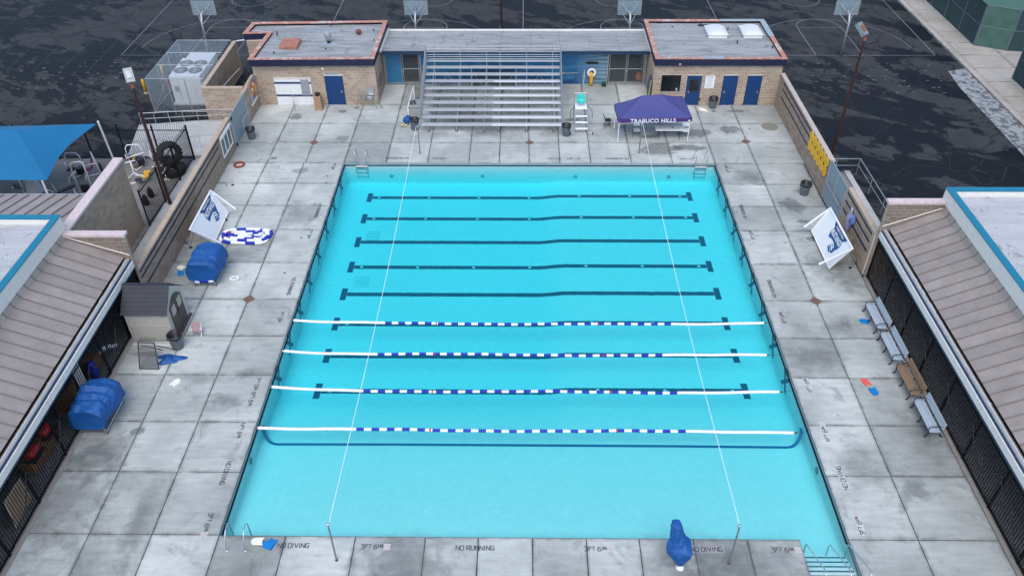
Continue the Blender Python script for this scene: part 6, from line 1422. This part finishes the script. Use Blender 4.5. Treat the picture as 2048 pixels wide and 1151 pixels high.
rs_ = thing('standpipe', 'small red standpipe at the side of the cage', 'standpipe', (-25.9, 36.9, -.12)); MB().lathe([(.10, -.12), (.10, .4), (.13, .42), (.12, .55), (.04, .6)], (-25.95, 36.9, 0), 12).build('body', REDR, rs_)
HR = thing('walkway_railing', 'galvanised railing along the walkway edge below the cage', 'railing', (-23.5, 32, 0)); MB().tube([(-25.8, 31.45, .82), (-21.2, 32.0, .82), (-19.0, 32.05, .82)], .024, 6).build('top_rail', GALV, HR)
MB().tube([(-25.8, 31.45, .42), (-21.2, 32.0, .42), (-19.0, 32.05, .42)], .018, 6).build('mid_rail', GALV, HR)
for i in range(6): t = i/5; MB().cyl((-25.8 + 4.6*t, 31.45 + .55*t, -.1), (-25.8 + 4.6*t, 31.45 + .55*t, .82), .022, 6).build('post', GALV, HR)
HR2 = thing('ramp_railing', 'thin grey railing on the walkway beside the striped wall', 'railing', (-20, 28, 0)); MB().tube([(-24.9, 27.6, .0), (-24.7, 27.6, .85), (-19.6, 28.6, .85), (-19.3, 28.0, .7), (-19.3, 28.0, 0)], .02, 6).build('top_rail', GALV, HR2)
for i in range(5): MB().cyl((-24 + i*1.05, 27.72 + i*.205, 0), (-24 + i*1.05, 27.72 + i*.205, .85), .016, 6).build('post', GALV, HR2)
MB().tube([(-24.7, 27.6, .45), (-19.5, 28.6, .45)], .014, 6).build('mid_rail', GALV, HR2)

# ------------------------------------------------------------------ gym yard
SA = thing('shade_sail', 'bright blue peaked shade sail over the gym yard', 'shade sail', (-29, 23, 0)); c1, c2, c3, c4, pk = Vector((-25.15, 25.1, 3.4)), Vector((-25.5, 19.35, 3.15)), Vector((-37.0, 19.4, 3.15)), Vector((-37.0, 25.1, 3.4)), Vector((-28.6, 23.1, 4.1))
pk2 = Vector((-33.5, 23.1, 4.1))
for a, b, c, d in ((c2, c1, pk, pk), (c1, c4, pk2, pk), (c4, c3, pk2, pk2), (c3, c2, pk, pk2)):
    mb = MB()
    def fn(u, v, a=a, b=b, c=c, d=d):
        p = (a*(1-u) + b*u)*(1-v) + (d*(1-u) + c*u)*v; inw = (pk + pk2)/2 - p; inw.z = 0
        L = (b - a).length; bow = .10*L*math.sin(math.pi*u)*(1 - v)**2; e = inw.normalized()*bow if inw.length > .1 else Vector()
        if (b - a).length > 10: e *= .12
        return tuple(p + e - Vector((0, 0, .08*math.sin(math.pi*u)*(1-v))))
    mb.grid(fn, 16, 10); mb.build('sail_panel', SAIL, SA, True)
for (x, y, h) in ((-25.3, 25.6, 3.3), (-25.8, 19.4, 3.1)): MB().tube([(x + (-.15), y + .5, 0), (x, y, h)] if y > 20 else [(x - .1, y + .1, 0), (x, y, h)], .06, 10).build('mast', WHITE, SA)
def gym(x, y, rz, label, kind):
    P = thing('gym_machine', label, 'gym machine', (x, y, 0), R(rz), 'weight machines in the gym yard'); T = lambda pts, m=WHITE, r=.035, nm='frame_tube': MB().tube(pts, r, 8).build(nm, m, P, True, True)
    if kind == 'tower':
        T([(-.35, 0, .0), (-.35, 0, 2.0), (-.25, 0, 2.12), (.25, 0, 2.12), (.35, 0, 2.0), (.35, 0, 0)]); T([(-.45, -.4, .05), (-.35, 0, .05), (.35, 0, .05), (.45, -.4, .05)]); T([(0, 0, 2.12), (-.9, .25, 1.75), (-1.1, .2, 1.5)]); T([(0, -.02, .05), (-1.0, -.1, .05)]); T([(-.9, .2, .05), (-.7, .15, 1.1), (-.2, .05, 1.5)])
        for i in range(8): B('weight_plate', BLACKP, P, -.22, .22, -.08, .08, .15 + i*.06, .20 + i*.06, local=True)
        B('seat_pad', BLACKP, P, -1.0, -.7, -.05, .3, .45, .52, .02, True)
    elif kind == 'press':
        T([(-.4, 0, .04), (.4, 0, .04)]); T([(-.4, -.9, .04), (.4, -.9, .04)]); T([(0, 0, .04), (0, -.9, .04)]); T([(-.3, 0, .04), (-.3, -.1, 1.0), (-.2, -.15, 1.45), (.2, -.15, 1.45), (.3, -.1, 1.0), (.3, 0, .04)]); T([(-.3, -.1, .9), (-.35, -.7, .95)]); T([(.3, -.1, .9), (.35, -.7, .95)]); T([(0, -.9, .04), (0, -.6, .45)])
        B('seat_pad', MAGENTA, P, -.16, .16, -.75, -.4, .45, .52, .02, True); MB().obox((0, -.3, .85), (1, 0, 0), (0, .25, .97), (0, .97, -.25), .16, .3, .04).build('back_pad', MAGENTA, P, local=True); B('weight_plate', BLACKP, P, -.15, .15, .02, .15, .1, .7, local=True)
    elif kind == 'arch':
        T([(-.45, 0, 0), (-.45, 0, 1.2), (-.3, 0, 1.42), (.3, 0, 1.42), (.45, 0, 1.2), (.45, 0, 0)]); T([(-.6, .1, .75), (-.45, -.3, .7), (.45, -.3, .95), (.7, -.1, .9)]); T([(-.45, 0, .05), (0, -.7, .05), (.45, 0, .05)]); T([(-.2, -.6, .05), (-.1, -.4, .6), (.1, -.1, .8)], YELLOW)
        B('seat_pad', M('navy_pad', (.01, .02, .07), .5), P, -.3, .1, -.6, -.2, .5, .6, .02, True); B('weight_plate', BLACKP, P, .1, .4, -.3, .1, .1, .5, local=True)
    elif kind == 'bench':
        T([(-.6, 0, .04), (.6, 0, .04)]); T([(-.3, -.25, .04), (-.3, .25, .04)]); T([(-.3, 0, .04), (-.2, 0, .45), (.5, 0, .55)]); T([(.45, -.3, .03), (.45, 0, .4), (.45, .3, .03)]); T([(-.5, -.35, 1.0), (-.4, 0, .5), (-.5, .35, 1.0)], WHITE, .025)
        MB().obox((.1, 0, .55), (.99, 0, .12), (0, 1, 0), (-.12, 0, .99), .5, .13, .035).build('bench_pad', BLACKP, P, local=True)
    elif kind == 'stand':
        T([(0, 0, 0), (0, 0, 1.3)], WHITE, .045); T([(-.5, .2, .03), (0, 0, .5), (.5, -.3, .03)]); T([(-.45, -.35, .03), (.7, -.35, .03)]); T([(0, 0, .3), (.5, -.35, .35)]); T([(-.3, 0, 1.25), (.3, 0, 1.25)])
        for (dx, dy) in ((.55, -.6), (.7, .1)): MB().lathe([(.05, .0), (.2, .0), (.2, .05), (.05, .05)], (dx, dy, .4 if dx < .6 else .25), 16, cap=False).build('weight_disc', YELLOW, P, local=True)
        B('foot_plate', BLACKP, P, -.1, .3, -.75, -.4, .25, .3, .01, True)
    elif kind == 'block':
        T([(-.7, 0, .04), (.7, 0, .04), (.9, .5, .04), (-.3, .9, .04), (-.7, 0, .04)]); mb = MB(); mb.add([(-.35, -.1, .1), (.35, -.1, .1), (.35, .5, .1), (-.35, .5, .1), (-.25, .0, 1.1), (.3, .0, 1.0), (.3, .35, 1.0), (-.25, .35, 1.1)], [(3, 2, 1, 0), (4, 5, 6, 7), (0, 1, 5, 4), (1, 2, 6, 5), (2, 3, 7, 6), (3, 0, 4, 7)]); mb.build('shroud', DUCT, P, local=True)
        T([(-.45, -.2, .03), (-.5, -.1, 1.35)]); T([(-.5, -.1, .5), (-1.1, -.2, .6), (-1.15, -.2, .2)]); B('seat_pad', BLACKP, P, -.95, -.55, -.3, .0, .72, .8, .02, True); MB().cyl((-.9, -.25, .62), (-.45, -.25, .62), .05, 8).build('roller_pad', M('green_grip', (.01, .08, .05), .6), P, local=True)
for a in [(-25.9, 22.95, 15, 'tall white pulley tower machine nearest the long pink cap', 'tower'), (-26.0, 25.2, -60, 'white machine with magenta pads beside the far sail mast', 'press'), (-24.1, 26.2, 10, 'white arched machine with yellow lever against the far iron fence', 'arch'), (-23.6, 24.5, 30, 'white upright stand with yellow weight discs beyond the tall wall', 'stand'), (-22.6, 26.1, 20, 'low white exercise bench next to the standing tyre', 'bench'),
          (-21.75, 24.8, 80, 'white exercise bench inside the iron fence near the flat tyre', 'bench'), (-28.9, 22.7, -10, 'pale shrouded weight machine under the near edge of the sail', 'block'), (-26.9, 22.55, 40, 'low white incline machine by the roof edge beside the near mast', 'bench'), (-31.3, 22.5, 0, 'machine with navy pad at the left picture edge under the sail', 'arch'), (-27.4, 25.2, 0, 'yellow levered machine in the shade under the far sail edge', 'arch')]: gym(*a)
def tyre(loc, rot, label):
    P = thing('giant_tyre', label, 'tyre', loc, 0, 'giant tractor tyres in the gym yard'); P.rotation_euler = rot; P.scale = (.84, .84, .84)
    MB().lathe([(.42, -.22), (.5, -.26), (.78, -.25), (.84, -.18), (.84, .18), (.78, .25), (.5, .26), (.42, .22), (.42, -.22)], (0, 0, 0), 28, cap=False).build('casing', RUBBER, P, True, True)
    tr = MB()
    for i in range(22):
        t = 2*math.pi*i/22
        for s in (-1, 1): a = t + (.07 if s > 0 else 0); tr.obox((.85*math.cos(a), .85*math.sin(a), s*.11), (-math.sin(a), math.cos(a), .35*s), (0, 0, 1), (math.cos(a), math.sin(a), 0), .055, .11, .035)
    tr.build('tread', RUBBER, P, local=True)
tyre((-21.75, 25.75, 1.10), (R(75), 0, R(35)), 'giant black tyre leaning upright behind the iron fence'); tyre((-21.6, 25.3, .23), (0, 0, .4), 'giant black tyre lying flat under the upright one')
for (x, y, lb) in ((-22.0, 22.6, 'dark padded bag hanging behind the near iron fence panel'), (-22.0, 21.8, 'black equipment sack at the foot of the tall wall')):
    P = thing('equipment_sack', lb, 'sack', (x, y, 0)); P.scale = (.62, .62, .8); hullcover('body', BLACKP, P, [((x, y, .01), (1, 0, 0), (0, 1, 0), .22, .2, .9), ((x, y, .2), (1, 0, 0), (0, 1, 0), .30, .26, .9), ((x, y, .6), (1, 0, 0), (0, 1, 0), .24, .22, .9), ((x, y, .85), (1, 0, 0), (0, 1, 0), .10, .09, 1)], 16, .05, 3)

# ------------------------------------------------------------------ court fence with windscreens, top right
FPOST = M('court_fence_post', (.13, .17, .19), .5, .3)
def screen_fence(label, p0, p1, h, m, n, zb=.05):
    p0, p1 = Vector((*p0, 0)), Vector((*p1, 0)); P = thing('windscreen_fence', label, 'fence', p0, group='tall court fences with windscreens'); d = (p1 - p0).normalized(); L = (p1 - p0).length; q = Vector((-d.y, d.x, 0))
    for i in range(n):
        a, b = i*L/n, (i + 1)*L/n
        for z0_, z1_ in ((zb, h/2 - .02), (h/2 + .02, h)): MB().obox(d*((a + b)/2) + Vector((0, 0, (z0_ + z1_)/2)), d, q, (0, 0, 1), (b - a)/2 - .03, .008, (z1_ - z0_)/2).build('screen_panel', m, P, local=True)
    for i in range(n + 1): MB().cyl(d*(i*L/n), d*(i*L/n) + Vector((0, 0, h + .05)), .04, 8).build('post', FPOST, P, local=True)
    for z in (h/2, h): MB().cyl(Vector((0, 0, z)), d*L + Vector((0, 0, z)), .02, 6).build('rail', FPOST, P, local=True)
screen_fence('tall dark green windscreen fence along the upper pavement', (34.9, 44.7), (34.9, 62), 3.2, GREENS, 6); screen_fence('pale green windscreen panel at the court entrance corner', (34.95, 44.6), (36.9, 43.6), 3.2, GREENL, 1); screen_fence('dark green windscreen return fence beside the court entrance', (36.95, 43.55), (45, 42.3), 3.2, GREENS, 3); screen_fence('nearest green windscreen fence corner at the right picture edge', (35.1, 38.6), (35.1, 26), 3.2, GREENS, 5)
struct(MB().box(35.2, 60, 44.8, 75, -.1, .03).build('tennis_court', M('green_court', (.05, .13, .10), .85, var=.1)))

# ------------------------------------------------------------------ stored things behind the left fence
def boards(x, y0, y1, z0, z1, label, n=5, m=PLY):
    P = thing('wooden_cabinet', label, 'cabinet', (x, (y0 + y1)/2, 0), group='brown wooden cabinets behind the left fence'); w_ = (y1 - y0)/n
    for i in range(n): B('board', m, P, x - .03, x, y0 + i*w_ + .006, y0 + (i + 1)*w_ - .006, z0, z1)
    B('top', m, P, x - .5, x - .03, y0, y1, z1 - .04, z1); B('side_panel', m, P, x - .5, x - .03, y0, y0 + .03, z0, z1 - .04)
boards(-19.35, 2.6, 4.3, .02, 1.0, 'brown board cabinet behind the fence near the red bags'); boards(-19.3, 5.6, 6.6, .02, 1.15, 'brown board cabinet behind the covered reel'); boards(-19.25, 8.0, 8.8, .02, .8, 'small brown board cabinet behind the net frame')
wp = thing('leaning_sheet', 'pale grey panel standing behind the fence beside the covered reel', 'panel', (-19.4, 7.2, 0)); B('sheet', OFFW, wp, -19.42, -19.38, 6.75, 7.5, .02, 1.7); B('edge_trim', GALV, wp, -19.44, -19.375, 6.72, 6.75, .02, 1.72)
bt = thing('blue_tarp_roll', 'folded bright blue tarp stored behind the left fence', 'tarp', (-19.2, 8.0, 0)); hullcover('cloth', BLUEF, bt, [((-19.2, 7.75, .5), (1, 0, 0), (0, 0, 1), .15, .45, .8), ((-19.2, 7.9, .55), (1, 0, 0), (0, 0, 1), .2, .52, .8), ((-19.2, 8.1, .5), (1, 0, 0), (0, 0, 1), .15, .45, .8)], 18, .04, 4)
for (y, z, lb) in ((4.0, 1.15, 'red duffel bag behind the left fence, the farther of two'), (2.9, 1.15, 'red duffel bag behind the left fence, the nearer of two')):
    P = thing('red_bag', lb, 'bag', (-19.3, y, z)); hullcover('body', REDF, P, [((-19.3, y - .3, z), (1, 0, 0), (0, 0, 1), .14, .14, .9), ((-19.3, y - .2, z), (1, 0, 0), (0, 0, 1), .22, .2, .9), ((-19.3, y + .2, z), (1, 0, 0), (0, 0, 1), .22, .2, .9), ((-19.3, y + .3, z), (1, 0, 0), (0, 0, 1), .14, .14, .9)], 16, .04, 2); B('shelf_board', INSIDE, P, -19.6, -19.0, y - .4, y + .4, z - .26, z - .21)
rnd = random.Random(11)
for i, (y, z) in enumerate([(9.6, .35), (9.45, .5), (8.9, .9), (8.75, .8), (9.75, .3)]):
    P = thing('stored_ball', ['white ball on the floor behind the left fence closest to the shed', 'white ball resting on another behind the left fence', 'highest white ball of the pile behind the left fence', 'white ball of the pile nearest the blue tarp roll', 'lowest white ball at the far end of the fence pile'][i], 'ball', (-19.0, y, z), group='white balls piled behind the left fence'); MB().lathe([(.02, -.11), (.07, -.085), (.105, -.03), (.105, .03), (.07, .085), (.02, .11)], (-19.0 - .1*(i % 2), y, z), 12).build('ball', WHITEP, P, True); MB().lathe([(.106, -.015), (.108, 0), (.106, .015)], (-19.0 - .1*(i % 2), y, z), 12, cap=False).build('stripe', NAVYT, P)
pb = thing('plywood_sheet', 'tan plywood board leaning behind the near left fence', 'plywood', (-19.2, 1.0, 0)); MB().slabpoly([(-19.0, .2, .05), (-19.05, 1.6, .05), (-19.25, 1.75, 1.0), (-19.2, .55, 1.15)], .02).build('sheet', M('pale_ply', (.34, .24, .15), .8), pb); MB().tube([(-18.98, .2, .05), (-19.18, .55, 1.16), (-19.23, 1.76, 1.01)], .012, 5).build('edge_band', WHITEP, pb)
